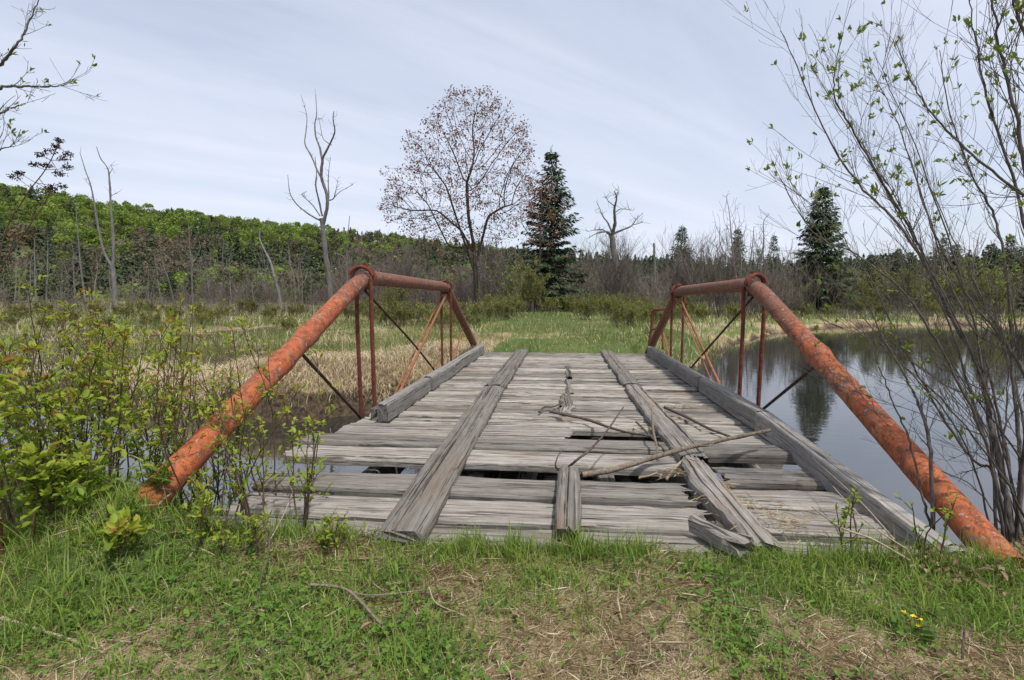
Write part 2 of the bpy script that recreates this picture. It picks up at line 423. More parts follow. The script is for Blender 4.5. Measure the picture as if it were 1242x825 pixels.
gx = axis(-1200, 1200, -5, 5, .075, 1.055); gy = axis(-30, 1500, -1, 12, .08, 1.045)
X, Y = np.meshgrid(gx, gy); Z = ground_z(X, Y)

def px_blob(px, py, r):
    p = at(px, py, z=0); return p.x, p.y, r
GREEN_SPOTS = [px_blob(*a) for a in ((860, 690, .16), (895, 760, .20), (1000, 700, .25), (1120, 690, .35), (1190, 720, .3), (960, 660, .22), (560, 665, .14), (655, 690, .12), (700, 655, .12), (760, 655, .14),
                                     (430, 770, .22), (340, 740, .25), (250, 700, .35), (130, 690, .4), (520, 760, .16), (720, 750, .10), (1090, 760, .2), (60, 760, .25), (480, 690, .10), (660, 655, .1), (540, 790, .14), (610, 720, .1))]
STRAW_SPOTS = [px_blob(*a) for a in ((620, 760, .2), (780, 800, .22), (800, 740, .14), (430, 670, .18), (700, 700, .13), (1000, 800, .25), (1100, 810, .2), (720, 780, .2), (250, 760, .14), (130, 760, .12), (810, 660, .14), (370, 660, .12), (640, 800, .2), (1200, 800, .15), (860, 720, .08))]

def greenness(x, y):
    g = .50 + (vnoise(x, y, .34, 21) - .5) * .75 + (vnoise(x, y, .12, 22) - .5) * .45
    for a, b, r in GREEN_SPOTS: g = g + .55 * np.exp(-((x - a) ** 2 + (y - b) ** 2) / (r * r))
    for a, b, r in STRAW_SPOTS: g = g - .40 * np.exp(-((x - a) ** 2 + (y - b) ** 2) / (r * r))
    return g

sd_all = shore_dist(X, Y)
G = np.where(Y < 6, np.maximum(greenness(X, Y) * .7, .24 + .24 * vnoise(X, Y, .1, 23)), .62 + (vnoise(X, Y, 2.5, 31) - .5) * .6 + (vnoise(X, Y, .7, 32) - .5) * .3)
G = np.where((Y > 6) & (np.abs(X) < 5), G + .16, G)
G = np.where((Y > 6) & (X < -1.6) & (Y < 16), .36 + (vnoise(X, Y, 1.0, 33) - .5) * .4, G)
G = np.where(Z < WATER_Z + np.where((X < -1.4) | (Y < 6), .42, .12), .08, G)
G = np.where(hill(X, Y) > .5, .72, G)
mb = MB(); ny, nx = X.shape
i = np.arange(ny - 1)[:, None] * nx; j = np.arange(nx - 1)[None, :]
mb.add(np.stack([X, Y, Z], -1).reshape(-1, 3), np.stack([i + j, i + j + 1, i + nx + j + 1, i + nx + j], -1).reshape(-1, 4), 0, np.clip(G, 0, 1).ravel())
m, nt, nd, lk = new_mat("turf_soil")
tc = nd.new('ShaderNodeTexCoord'); V = tc.outputs['Object']
n1 = noise(nd, lk, V, 11, 8, .7); n2 = noise(nd, lk, V, 90, 4, .7)
t = math_n(nd, lk, 'ADD', tint_of(nd), math_n(nd, lk, 'MULTIPLY', math_n(nd, lk, 'SUBTRACT', n1, .5), .7))
c = ramp(nd, [(.0, (.022, .017, .012)), (.22, (.14, .10, .065)), (.42, (.34, .265, .155)), (.6, (.15, .165, .06)), (.9, (.07, .11, .03))]); lk.new(t, c.inputs[0])
c2 = ramp(nd, [(.3, (.55, .55, .55)), (.7, (1.3, 1.3, 1.3))]); lk.new(n2, c2.inputs[0])
finish(nt, nd, lk, mixc(nd, lk, 1.0, c.outputs[0], c2.outputs[0], 'MULTIPLY'), .95, .1, n2, .6, .02)
ground = mb.build("ground", m); tag(ground, kind="structure")

mb = MB()
wx = np.array([-70, -6, -2.5, 2.5, 8, 30, 80.]); wy = np.array([-12., 3, 6, 12, 25, 46])
WX, WY = np.meshgrid(wx, wy); n_ = len(wx)
i = np.arange(len(wy) - 1)[:, None] * n_; j = np.arange(n_ - 1)[None, :]
mb.add(np.stack([WX, WY, np.full(WX.shape, WATER_Z)], -1).reshape(-1, 3), np.stack([i + j, i + j + 1, i + n_ + j + 1, i + n_ + j], -1).reshape(-1, 4))
m, nt, nd, lk = new_mat("still_water")
tc = nd.new('ShaderNodeTexCoord')
w1 = noise(nd, lk, mapping(nd, lk, tc.outputs['Object'], (2.2, 5, 1)), 1.0, 3, .5)
p = finish(nt, nd, lk, (.022, .022, .019), .025, .5, w1, .16, .012)
p.inputs['IOR'].default_value = 2.7
water = mb.build("water", m); tag(water, kind="structure")

SUN_EL, SUN_AZ = math.radians(66), math.atan2(.32, -.34)      # azimuth from +Y towards +X
world = bpy.data.worlds.new("World"); scene.world = world; world.use_nodes = True
nt = world.node_tree; nd, lk = nt.nodes, nt.links; nd.clear()
sky = nd.new('ShaderNodeTexSky'); sky.sky_type = 'NISHITA'; sky.sun_disc = False
sky.sun_elevation = SUN_EL; sky.sun_rotation = SUN_AZ; sky.altitude = 300; sky.air_density = 1.0; sky.dust_density = 2.2; sky.ozone_density = 1.2
tc = nd.new('ShaderNodeTexCoord')
# thin cirrus: noise over the sky dome projected onto a high flat layer
sx = nd.new('ShaderNodeSeparateXYZ'); lk.new(tc.outputs['Generated'], sx.inputs[0])
zz = math_n(nd, lk, 'ADD', math_n(nd, lk, 'MAXIMUM', sx.outputs['Z'], 0.0), .16)
cx = math_n(nd, lk, 'DIVIDE', sx.outputs['X'], zz); cy = math_n(nd, lk, 'DIVIDE', sx.outputs['Y'], zz)
cv = nd.new('ShaderNodeCombineXYZ'); lk.new(cx, cv.inputs[0]); lk.new(cy, cv.inputs[1])
def streaks(angle, scale, loc, freq, det):
    a = nd.new('ShaderNodeMapping'); a.inputs['Rotation'].default_value = (0, 0, math.radians(angle)); lk.new(cv.outputs[0], a.inputs['Vector'])
    b = nd.new('ShaderNodeMapping'); b.inputs['Scale'].default_value = scale; b.inputs['Location'].default_value = loc; lk.new(a.outputs[0], b.inputs['Vector'])
    n = nd.new('ShaderNodeTexNoise'); n.inputs['Scale'].default_value = freq; n.inputs['Detail'].default_value = det; n.inputs['Roughness'].default_value = .56; n.inputs['Distortion'].default_value = .4
    lk.new(b.outputs[0], n.inputs['Vector']); return n.outputs['Fac']
c1 = streaks(-50, (.45, 1.1, 1), (1.3, .4, 0), .8, 7)
c2 = streaks(-38, (.16, 2.6, 1), (3, 1, 0), 1.0, 5)
cr = ramp(nd, [(.30, (0, 0, 0)), (.75, (1, 1, 1))]); lk.new(c1, cr.inputs[0])
cr2 = ramp(nd, [(.47, (0, 0, 0)), (.70, (1, 1, 1))]); lk.new(c2, cr2.inputs[0])
cf = math_n(nd, lk, 'ADD', math_n(nd, lk, 'MULTIPLY', cr.outputs[0], .50), math_n(nd, lk, 'MULTIPLY', cr2.outputs[0], .13))
cf = math_n(nd, lk, 'MINIMUM', math_n(nd, lk, 'ADD', cf, .44), 1.0)
colr = mixc(nd, lk, cf, sky.outputs[0], (5.95, 6.25, 7.2))
bg = nd.new('ShaderNodeBackground'); bg.inputs['Strength'].default_value = .113; lk.new(colr, bg.inputs[0])
wo = nd.new('ShaderNodeOutputWorld'); lk.new(bg.outputs[0], wo.inputs[0])

sl = bpy.data.lights.new("sun", 'SUN'); sl.energy = 3.3; sl.angle = math.radians(3); sl.color = (1, .955, .88)
sun = bpy.data.objects.new("sun", sl); COL.objects.link(sun)
sv = Vector((math.sin(SUN_AZ) * math.cos(SUN_EL), math.cos(SUN_AZ) * math.cos(SUN_EL), math.sin(SUN_EL)))
sun.rotation_euler = sv.to_track_quat('Z', 'Y').to_euler()
scene.view_settings.view_transform = 'Standard'; scene.view_settings.look = 'None'
scene.view_settings.exposure = 0.38; scene.view_settings.gamma = 1.0

# ----------------------------------------------------------------- the bridge
bridge = empty("truss_bridge", (0, 6.3, 0))
tag(bridge, "derelict pony truss bridge of rusty orange pipe with a grey plank deck", "bridge")
def rel(o):
    """Parent a part to the bridge keeping its place."""
    o.location = Vector(o.location) - bridge.location; o.parent = bridge; return o

def board_mb(L, W, T, seed, edge=.006, wear=.007, ragged=(.03, .03), sag=0.0, step=.045, crown=0.0, splits=3):
    """A worn board along local X, top face at z = 0."""
    r = np.random.default_rng(seed)
    n = max(8, int(L / step)); xs = np.linspace(-L / 2, L / 2, n)
    def wob(scale, amp):
        k = max(3, int(L / scale) + 2); return np.interp(xs, np.linspace(-L / 2, L / 2, k), r.normal(0, amp, k))
    e0 = wob(.5, edge) + wob(.12, edge * .5) + wob(.05, edge * .25); e1 = wob(.5, edge) + wob(.12, edge * .5) + wob(.05, edge * .25)
    yb_ = [(-.5, -.034), (-.485, -.018), (-.43, -.006), (-.30, 0), (0, 0), (.30, 0), (.43, -.006), (.485, -.018), (.5, -.034)]
    cuts = sorted(r.uniform(-.33, .33, splits)); hw = .0045 / W
    for c_ in cuts: yb_ += [(c_ - hw, 0), (c_, -99), (c_ + hw, 0)]
    yb_ = sorted(yb_); yf = np.array([a for a, _ in yb_]); prof = np.array([b for _, b in yb_]); m = len(yf) + 2
    ends0 = np.abs(r.normal(0, ragged[0], m)); ends1 = np.abs(r.normal(0, ragged[1], m))
    rows = np.zeros((n, m, 3))
    grooves = r.normal(0, wear * .5, len(yf))
    for q, f in enumerate(yf):
        edgeo = e0 * np.clip(-2 * f, 0, 1) + e1 * np.clip(2 * f, 0, 1)
        rows[:, q, 0] = xs; rows[:, q, 1] = f * W + edgeo
        dip = prof[q]
        if dip < -1: dip = -.022 * np.clip(wob(.35, 1.0) * 1.3 + .35, 0, 1)
        rows[:, q, 2] = dip + (grooves[q] * (.6 if prof[q] == 0 else 0)) + wob(.6, wear * .4) + wob(.1, wear * .3) - sag * (1 - (2 * xs / L) ** 2) + crown * (1 - 4 * f * f)
    rows[:, -2, :] = np.stack([xs, .49 * W + e1, np.full(n, -T)], -1); rows[:, -1, :] = np.stack([xs, -.49 * W + e0, np.full(n, -T)], -1)
    for k, w in ((0, 1.0), (1, .45)):
        rows[k, :, 0] += ends0 * w; rows[-1 - k, :, 0] -= ends1 * w
    mb = MB(); i = np.arange(n - 1)[:, None] * m; j = np.arange(m)[None, :]; j2 = (j + 1) % m
    V = rows.reshape(-1, 3)
    mb.add(V, np.stack([i + j, i + m + j, i + m + j2, i + j2], -1).reshape(-1, 4))
    mb.add(V[:m], np.arange(m)[None, :]); mb.add(V[-m:][::-1], np.arange(m)[None, :])
    return mb

def board(name, cx, cy, cz, L, W, T, rz, mat, seed, rx=0.0, ry=0.0, parent=True, **kw):
    o = board_mb(L, W, T, seed, **kw).build(name, mat, None, smooth=False)
    o.location = (cx, cy, cz); o.rotation_euler = (rx, ry, rz)
    return rel(o) if parent else o

# deck planks across the bridge, from the near end to the far end
rr = random.Random(5)
near_rows = [(2.40, 2.61, None), (2.65, 2.95, .86), (2.995, 3.30, .83), (3.58, 3.90, .97), (3.925, 4.22, None)]
sd_ = 100
ROW_Z = (-.022, -.012, .002, .004, .012)
for k, (a, b, cut) in enumerate(near_rows):
    lx = -2.0 + rr.uniform(-.08, .08) - (.12 if k in (3, 4) else 0)
    rx_ = 1.84
    if cut is None:
        board("deck_plank", (lx + rx_) / 2, (a + b) / 2, ROW_Z[k], rx_ - lx, (b - a) - .008, .085, rr.uniform(-.004, .004), M_PLANK, sd_, rx=rr.uniform(-.05, .03))
    else:
        board("deck_plank", (lx + cut) / 2, (a + b) / 2, ROW_Z[k], cut - lx, (b - a) - .012, .075, rr.uniform(-.004, .004), M_PLANK, sd_, rx=rr.uniform(-.03, .01), ragged=(.03, .10))
        sh = (.10, .04, -.12, .03)[k - 1]
        board("deck_plank", (cut + .1 + rx_) / 2, (a + b) / 2 + sh, rr.uniform(-.045, -.02), rx_ - cut - .1, (b - a) - .012, .075, rr.uniform(-.02, .02), M_PLANK, sd_ + 50, rx=rr.uniform(-.03, .03), ragged=(.06, .02))
    sd_ += 1
y = 4.21
# the next row is rotted away beside the right runner
board("deck_plank", (-2.0 + .12) / 2, 4.455, -.004, 2.12, .43, .085, .002, M_PLANK, 140, ragged=(.03, .07))
board("deck_plank", 1.43, 4.455, -.012, .84, .42, .075, .005, M_PLANK, 142, ragged=(.12, .03))
y = 4.70
while y < 10.45:
    w = rr.uniform(.18, .28); gap = rr.choice((.012, .02, .028, .036, .05))
    lx = -1.93 + rr.uniform(-.07, .05); rx_ = 1.86 + rr.uniform(-.03, .03)
    board("deck_plank", (lx + rx_) / 2, y + w / 2, rr.uniform(-.022, .012), rx_ - lx, w, .075, rr.uniform(-.006, .006), M_PLANK, sd_, rx=rr.uniform(-.04, .04), edge=.007, wear=.009)
    y += w + gap; sd_ += 1
DECK_END = y

def along_y(name, a, b, W, T, top, mat, seed, parent=True, tilt=0.0, **kw):
    d = Vector((b[0] - a[0], b[1] - a[1], (b[2] if len(b) > 2 else 0) - (a[2] if len(a) > 2 else 0))); L = d.length
    cz = top + (((a[2] if len(a) > 2 else 0) + (b[2] if len(b) > 2 else 0)) / 2)
    return board(name, (a[0] + b[0]) / 2, (a[1] + b[1]) / 2, cz, L, W, T, math.atan2(d.y, d.x), mat, seed, rx=tilt, ry=-math.asin(d.z / L), parent=parent, **kw)

along_y("runner_board", (-.80, 2.36, -.035), (-.845, 6.3, 0), .265, .06, .066, M_RUNNER, 300, edge=.007, wear=.006, crown=.008, ragged=(.05, .03))
along_y("runner_board", (-.845, 6.33), (-.83, DECK_END - .02), .26, .06, .066, M_RUNNER, 301, edge=.007, wear=.006, crown=.008)
along_y("runner_board", (.945, 3.55), (.91, 6.6), .21, .06, .066, M_RUNNER, 302, edge=.011, wear=.008, crown=.006, ragged=(.16, .03))
along_y("runner_board", (.905, 6.62), (.915, DECK_END - .03), .23, .06, .066, M_RUNNER, 303, edge=.007, wear=.006, crown=.006)
along_y("runner_board", (.965, 2.42, -.05), (.905, 3.62, 0), .16, .085, .068, M_RUNNER, 304, edge=.012, wear=.010, crown=.012, ragged=(.04, .10))
stub = along_y("runner_stub", (.035, 2.42, -.03), (.06, 3.32, 0), .135, .075, .085, M_RUNNER, 305, edge=.006, wear=.006, ragged=(.03, .09))
# rotten remains of the centre board
for q, (a, b, w) in enumerate((((.075, 5.35), (.05, 6.1), .17), ((.11, 6.15), (.08, 7.2), .12), ((.12, 7.3), (.10, 8.6), .10), ((.02, 5.0), (.10, 5.5), .14))):
    along_y("runner_remnant", a, b, w * .8, .028, .026, M_RUNNER, 310 + q, edge=.016, wear=.008, ragged=(.14, .14))
for (ka, kb, sd2, tp) in (((-1.69, 4.62), (-1.68, 6.2), 320, .19), ((-1.665, 6.21), (-1.65, 10.35), 321, .20), ((1.81, 2.45, -.16), (1.76, 4.6, 0), 322, .20), ((1.76, 4.61), (1.755, 6.5), 325, .20), ((1.75, 6.51), (1.755, 10.4), 323, .20)):
    along_y("kerb_beam", ka, kb, .12, .175, tp - .012, M_KERB, sd2, edge=.005, wear=.004, ragged=(.02, .02), splits=1)
along_y("kerb_beam", (-1.80, 4.75), (-1.79, 5.75), .13, .12, .10, M_KERB, 324, edge=.006, ragged=(.03, .02))
for sx_ in (-1.7, -1.0, -.3, .4, 1.1, 1.75):
    along_y("stringer", (sx_, 2.6), (sx_, 10.6), 0.14, .26, -.36, M_RUNNER, int(400 + sx_ * 10), edge=.006, wear=.004)
for yy in (5.35, 9.1):
    board("floor_beam", 0, yy, -.40, 4.5, .2, .2, 0, M_RUNNER, 430 + int(yy))

def round_bend(pts, r=.32, n=7):
    out = [Vector(pts[0])]
    for a, b, c in zip(pts, pts[1:], pts[2:]):
        a, b, c = Vector(a), Vector(b), Vector(c); p = b + (a - b).normalized() * r; q = b + (c - b).normalized() * r
        for k in range(n + 1):
            t = k / n; out.append(p * (1 - t) ** 2 + b * 2 * t * (1 - t) + q * t * t)
    out.append(Vector(pts[-1])); return out

def resample(pts, step):
    out = [pts[0]]
    for a, b in zip(pts, pts[1:]):
        n = max(1, int((b - a).length / step))
        for k in range(1, n + 1): out.append(a + (b - a) * k / n)
    return out

def pony_truss(s, yb, near_end, far_end, zb, zf):
    """One side truss: bent pipe chord, hangers, braces."""
    x = s * 2.03; R = .078
    path = resample(round_bend([near_end, (x, yb[0], zb), (x, yb[1], zf), far_end], .34), .07)
    mb = MB(); rad = np.full(len(path), R)
    for k, pnt in enumerate(path):
        rad[k] *= 1 + .02 * math.sin(k * 2.1) * (RNG.random() - .3)
    lo = Vector(near_end)
    for dist in ((1.55, 2.02) if s < 0 else (1.95, 2.06)):              # dented weld collars on the near leg
        k = min(range(len(path)), key=lambda q: abs((path[q] - lo).length - dist)); rad[k] *= 1.13; rad[k - 1] *= 1.08
    tube(mb, path, rad, 28, jitter=.006)
    chord = mb.build("pipe_chord", M_RUST)
    chord.location = -bridge.location; chord.parent = bridge
    top = [Vector((x, yb[0], zb)), Vector((x, yb[1], zf))]; low = [Vector((x, yb[0] + .05, -.42)), Vector((x, yb[1], -.42))]
    def part(name, pts, r, m, n=10):
        b = MB(); tube(b, pts, r, n); o = b.build(name, m); o.parent = chord; return o
    for k, (T, B) in enumerate(zip(top, low)):
        for off, sy in ((-.096, .04), (.096, -.03)):
            pts = [Vector((x + off, T.y + sy * 1.5, T.z - .02)), Vector((x + off * .95, T.y + sy, T.z - .4)), Vector((x + off * .9, B.y + sy, B.z))]
            part("hanger_rod", resample(pts, .2), .021, M_ROD)
        # the hanger is looped over the pipe
        lp = [Vector((x + .104 * math.cos(a), T.y + .04 * math.cos(a) + .01, T.z + .0 + .106 * math.sin(a))) for a in np.linspace(-.25, math.pi + .25, 18)]
        part("hanger_loop", lp, .019, M_ROD)
        lp2 = [p + Vector((0, -.07 if k == 0 else .06, -.004)) for p in lp[2:-2]]
        part("hanger_loop", lp2, .017, M_ROD)
        b = MB()
        c_ = Vector((x, T.y, T.z - .10)); hw = (.05, .07, .028)
        vv = [c_ + Vector((hw[0] * a, hw[1] * e, hw[2] * g)) for a in (-1, 1) for e in (-1, 1) for g in (-1, 1)]
        b.add([tuple(v) for v in vv], [[0, 1, 3, 2], [4, 6, 7, 5], [0, 4, 5, 1], [2, 3, 7, 6], [0, 2, 6, 4], [1, 5, 7, 3]])
        nut = b.build("node_plate", M_IRON, chord, smooth=False)
        bk = MB(); tube(bk, [T + Vector((-.03 * s, 0, .085)), T + Vector((-.03 * s, 0, .135))], .026, 6); bk.build("bolt", M_ROD, chord, smooth=False)
    sagp = (top[0] * .5 + low[1] * .5) + Vector((0, 0, -.05 if s > 0 else -.01))
    part("diagonal_rod", catmull([top[0] + Vector((0, .05, -.14)), sagp, low[1] + Vector((0, -.05, .02))], 8), .0135, M_IRON)
    part("diagonal_rod", [top[1] + Vector((.02, -.04, -.12)), low[0] + Vector((.02, .1, 0))], .019, M_RODPALE)
    part("diagonal_rod", [top[1] + Vector((-.05, -.06, -.12)), low[0] + Vector((-.05, .2, .0))], .011, M_RODPALE)
    pm = Vector(near_end) * .44 + top[0] * .56; part("tie_rod", [pm + Vector((0, 0, -.06)), low[0] + Vector((.0, -.02, .25))], .014, M_IRON)
    pm = Vector(far_end) * .47 + top[1] * .53; part("tie_rod", [pm + Vector((0, 0, -.06)), low[1] + Vector((0, .1, .15))], .016, M_RODPALE)
    return chord

pony_truss(-1, (5.10, 8.85), (-2.03, 2.10, .11), (-2.03, 12.25, -.20), 1.385, 1.345)
pony_truss(1, (5.68, 9.30), (2.03, 2.44, -.04), (2.03, 12.3, -.16), 1.315, 1.275)

# bent pipe rail standing beside the far end of the bridge
ra = empty("pipe_rail", (2.15, 13.4, -.2))
b = MB(); base = [at(785, 424, y=13.4), at(790, 398, y=13.4), at(792, 378, y=13.4), at(800, 375.5, y=13.3), at(812, 374.5, y=13.3)]
base[0].z -= .25
tube(b, [p - ra.location for p in catmull(base, 6)], .035, 10); b.build("bent_pipe", M_ROD, ra)
b = MB(); tube(b, [at(789, 400, y=13.4) - ra.location, at(801, 397.5, y=13.3) - ra.location, at(803, 400, y=13.2) - ra.location, at(804, 424, y=13.2) - ra.location], .026, 8); b.build("cross_pipe", M_ROD, ra)
tag(ra, "small rusty bent pipe rail standing past the far end of the right truss", "rail")

# ----------------------------------------------------------------- fallen branches and litter on the deck
def branch_thing(label, stems, mat, cat="branch", name="dead_branch", base=None, n=8, group=None):
    """stems: list of (points, r0, r1); the first is the main limb, the rest its side twigs (parts)."""
    base = Vector(base or stems[0][0][0])
    if len(stems) == 1:
        b = MB(); pts = catmull(stems[0][0], 6); pts = [p - base for p in pts]
        tube(b, pts, np.linspace(stems[0][1], stems[0][2], len(pts)), n, jitter=.10)
        o = b.build(name, mat); o.location = base
    else:
        o = empty(name, base)
        for k, (p, r0, r1) in enumerate(stems):
            b = MB(); pts = [q - base for q in catmull(p, 6)]
            tube(b, pts, np.linspace(r0, r1, len(pts)), n, jitter=.10); b.build("main_limb" if k == 0 else "side_twig", mat, o)
    return tag(o, label, cat, group)

D = lambda px, py, z: at(px, py, z=z)
branch_thing("long peeled grey branch lying slantwise across the right runner board to the kerb",
             [([D(706, 576, .02), D(742, 570, .03), D(790, 556, .06), D(835, 543, .13), D(880, 533, .15), D(934, 522, .19)], .021, .014),
              ([D(845, 541, .13), D(858, 541, .16), D(868, 536, .16)], .007, .004)], M_STICK)
branch_thing("crooked dark branch lying on the middle of the deck with a raised hooked end",
             [([D(667, 499, .05), D(690, 504, .04), D(712, 509, .035), D(738, 518, .03), D(760, 524, .03), D(800, 531, .03)], .016, .009)], M_STICKDARK)
branch_thing("short curved dark stick beside the rotten centre board", [([D(654, 500, .03), D(660, 494, .04), D(672, 493, .035), D(684, 487, .03)], .012, .006)], M_STICKDARK)
branch_thing("forked upright dark twig rising from the gap behind the short board stub",
             [([D(682, 574, -.02), D(697, 560, .10), D(715, 546, .17), D(735, 524, .27), D(756, 494, .38)], .010, .005),
              ([D(682, 574, -.02), D(674, 566, .05), D(676, 555, .1), D(682, 546, .13)], .008, .003)], M_STICKDARK)
branch_thing("thin straight dark stick lying on the deck just right of the right runner", [([D(806, 494, .05), D(835, 507, .03), D(858, 519, .02), D(886, 530, .02)], .016, .010)], M_STICKDARK)
branch_thing("grey stick standing almost upright in the hole left of the right runner", [([D(801, 581, -.08), D(797, 545, .06), D(792, 520, .16), D(791, 499, .25)], .010, .008)], M_STICK)
branch_thing("pale broken stick poking out of the deck hole under the long branch", [([D(808, 582, -.05), D(820, 566, .03), D(834, 553, .07)], .010, .008)], M_TWIGPALE)
branch_thing("dark twig leaning into the hole beside the right runner board", [([D(772, 512, .04), D(790, 530, .03), D(815, 556, .0), D(832, 580, -.07)], .010, .007)], M_STICKDARK)
branch_thing("pale splinter lying flat inside the hole in the deck", [([D(775, 580, -.08), D(788, 577, -.05), D(797, 573, -.03)], .009, .005)], M_TWIGPALE, "splinter", "wood_splinter")
o = along_y("broken_board", (.66, 2.62), (.86, 2.36), .09, .07, .075, M_RUNNER, 500, parent=False, edge=.012, wear=.012, ragged=(.03, .03))
tag(o, "short dark broken board piece lying on the front plank by the right runner end", "board")

def litter(mb, px, py, r, n, L=(.03, .10), z=.01, mat=0):
    c = D(px, py, z)
    a = RNG.uniform(0, 2 * math.pi, n); q = np.abs(RNG.normal(0, r, n)); b = RNG.uniform(0, 2 * math.pi, n)
    pos = np.stack([c.x + q * np.cos(a) * 1.5, c.y + q * np.sin(a), z + RNG.uniform(0, .03, n)], -1)
    d = np.stack([np.cos(b), np.sin(b) * .7, RNG.normal(0, .15, n)], -1)
    leaves(mb, pos, d, RNG.uniform(*L, n), RNG.uniform(.002, .006, n), mat, RNG.uniform(0, .7, n))
mb = MB()
for a in ((905, 612, .08, 40), (935, 625, .10, 60), (905, 640, .06, 30), (860, 605, .05, 30), (835, 545, .06, 50), (775, 522, .10, 60), (830, 494, .09, 60), (880, 590, .05, 30), (960, 640, .10, 50), (800, 505, .06, 30), (650, 444, .12, 14), (820, 575, .07, 50)): litter(mb, *a)
tag(mb.build("straw_litter", L_STRAW), kind="stuff")

# ----------------------------------------------------------------- ground cover near the camera
def on_ground(x, y): return np.stack([x, y, ground_z(x, y)], -1)

def scatter(n, xr, yr, dens, power=1.0):
    x = RNG.uniform(*xr, n); y = yr[0] + (yr[1] - yr[0]) * RNG.random(n) ** power
    keep = RNG.random(n) < dens(x, y)
    return x[keep], y[keep]

def deck_free(x, y): return ~((x > -2.05) & (x < 1.9) & (y > 2.42))

def vis(x, y): return np.abs(x + .1 * y) < 1.25 * y + 1.2

mb = MB()
# blades: short turf over the whole verge, in tufts
x, y = scatter(140000, (-4.2, 4.2), (.75, 3.35), lambda x, y: np.clip(greenness(x, y) * 1.35 - .20, .19, 1) * vis(x, y) * deck_free(x, y) * (shore_dist(x, y) > .15))
n = len(x); hN = vnoise(x, y, .16, 41)
edge = sstep(2.05, 2.3, y) * (x > -2.2) * (x < 2.0)
side = sstep(1.3, 2.4, np.abs(x))
h = RNG.gamma(4, .25, n) * (.032 + .05 * hN * (.4 + .6 * np.clip(greenness(x, y), 0, 1)) + .03 * side + .012 * edge)
blades(mb, on_ground(x, y), h, RNG.uniform(.0025, .0055, n), RNG.uniform(.2, 1.5, n), RNG.uniform(0, 6.283, n), 0,
       np.clip(.55 + RNG.normal(0, .16, n) + (vnoise(x, y, .3, 42) - .5) * .5, .02, 1))
# taller broad blades in tufts
tx, ty = scatter(650, (-3.6, 3.8), (1.0, 3.3), lambda x, y: np.clip(greenness(x, y) - .2 + .3 * (np.abs(x) > 1.7) + .25 * (x < -.7), 0, 1) * vis(x, y) * deck_free(x, y) * (shore_dist(x, y) > .15))
k = RNG.integers(8, 26, len(tx)); x = np.repeat(tx, k) + RNG.normal(0, .03, k.sum()); y = np.repeat(ty, k) + RNG.normal(0, .03, k.sum())
kk = deck_free(x, y); x, y = x[kk], y[kk]; n = len(x)
tall = np.where(np.abs(x) > 1.9, 1.7, 1.0)
blades(mb, on_ground(x, y), RNG.uniform(.06, .15, n) * tall, RNG.uniform(.005, .010, n), RNG.uniform(.2, 1.2, n), RNG.uniform(0, 6.283, n), 0, np.clip(RNG.normal(.5, .17, n), .1, 1), seg=4)
# a fringe growing against the front plank
for px, w, hh in ((560, 60, .085), (690, 70, .10), (640, 25, .08), (720, 40, .11), (790, 50, .06), (500, 60, .06), (960, 80, .10), (1050, 80, .12), (380, 60, .10), (430, 60, .08), (860, 60, .04), (610, 40, .07), (1130, 60, .16), (300, 70, .14), (480, 50, .09), (625, 18, .14), (705, 22, .15), (770, 25, .13), (575, 22, .13), (985, 30, .14), (1030, 30, .16), (345, 30, .14), (405, 30, .13), (1090, 50, .16), (1150, 50, .16), (915, 40, .08), (685, 30, .09)):
    n = 130; q = D(px, 650, 0); x = q.x + RNG.normal(0, w / 621 * 2.4 * .5, n); y = 2.36 + RNG.normal(0, .045, n)
    blades(mb, on_ground(x, np.minimum(y, 2.43)), RNG.uniform(.4, 1.3, n) * hh, RNG.uniform(.003, .007, n), RNG.uniform(.1, 1.0, n), RNG.uniform(0, 6.283, n), 0, np.clip(RNG.normal(.5, .16, n), .05, 1))
tag(mb.build("grass", L_GRASS), kind="stuff")

mb = MB()
x, y = scatter(190000, (-4.0, 4.0), (.75, 3.3), lambda x, y: np.clip(1.05 - .75 * greenness(x, y), .12, 1) * vis(x, y) * deck_free(x, y) * (shore_dist(x, y) > -.1))
n = len(x); hd = RNG.uniform(0, 6.283, n)
pos = on_ground(x, y); pos[:, 2] += RNG.uniform(0, .022, n)
leaves(mb, pos, np.stack([np.cos(hd), np.sin(hd), np.abs(RNG.normal(.05, .2, n))], -1), RNG.gamma(4, .017, n) * np.clip(y / 2.2, .5, 1), RNG.uniform(.0007, .0020, n) * np.clip(y / 2.0, .45, 1), 0, np.clip(RNG.normal(.5, .25, n) + (vnoise(x, y, .25, 44) - .5) * .7, 0, 1), fold=.1, droop=.15)
x, y = scatter(16000, (-4, 4), (.9, 3.3), lambda x, y: np.clip(1.0 - .5 * greenness(x, y), .2, 1) * vis(x, y) * deck_free(x, y) * (shore_dist(x, y) > 0)); n = len(x)
blades(mb, on_ground(x, y), RNG.gamma(3, .025, n), RNG.uniform(.001, .0026, n), RNG.uniform(.3, 3.0, n), RNG.uniform(0, 6.283, n), 0, RNG.uniform(.4, 1, n), seg=4)
tag(mb.build("dry_grass", L_STRAW), kind="stuff")

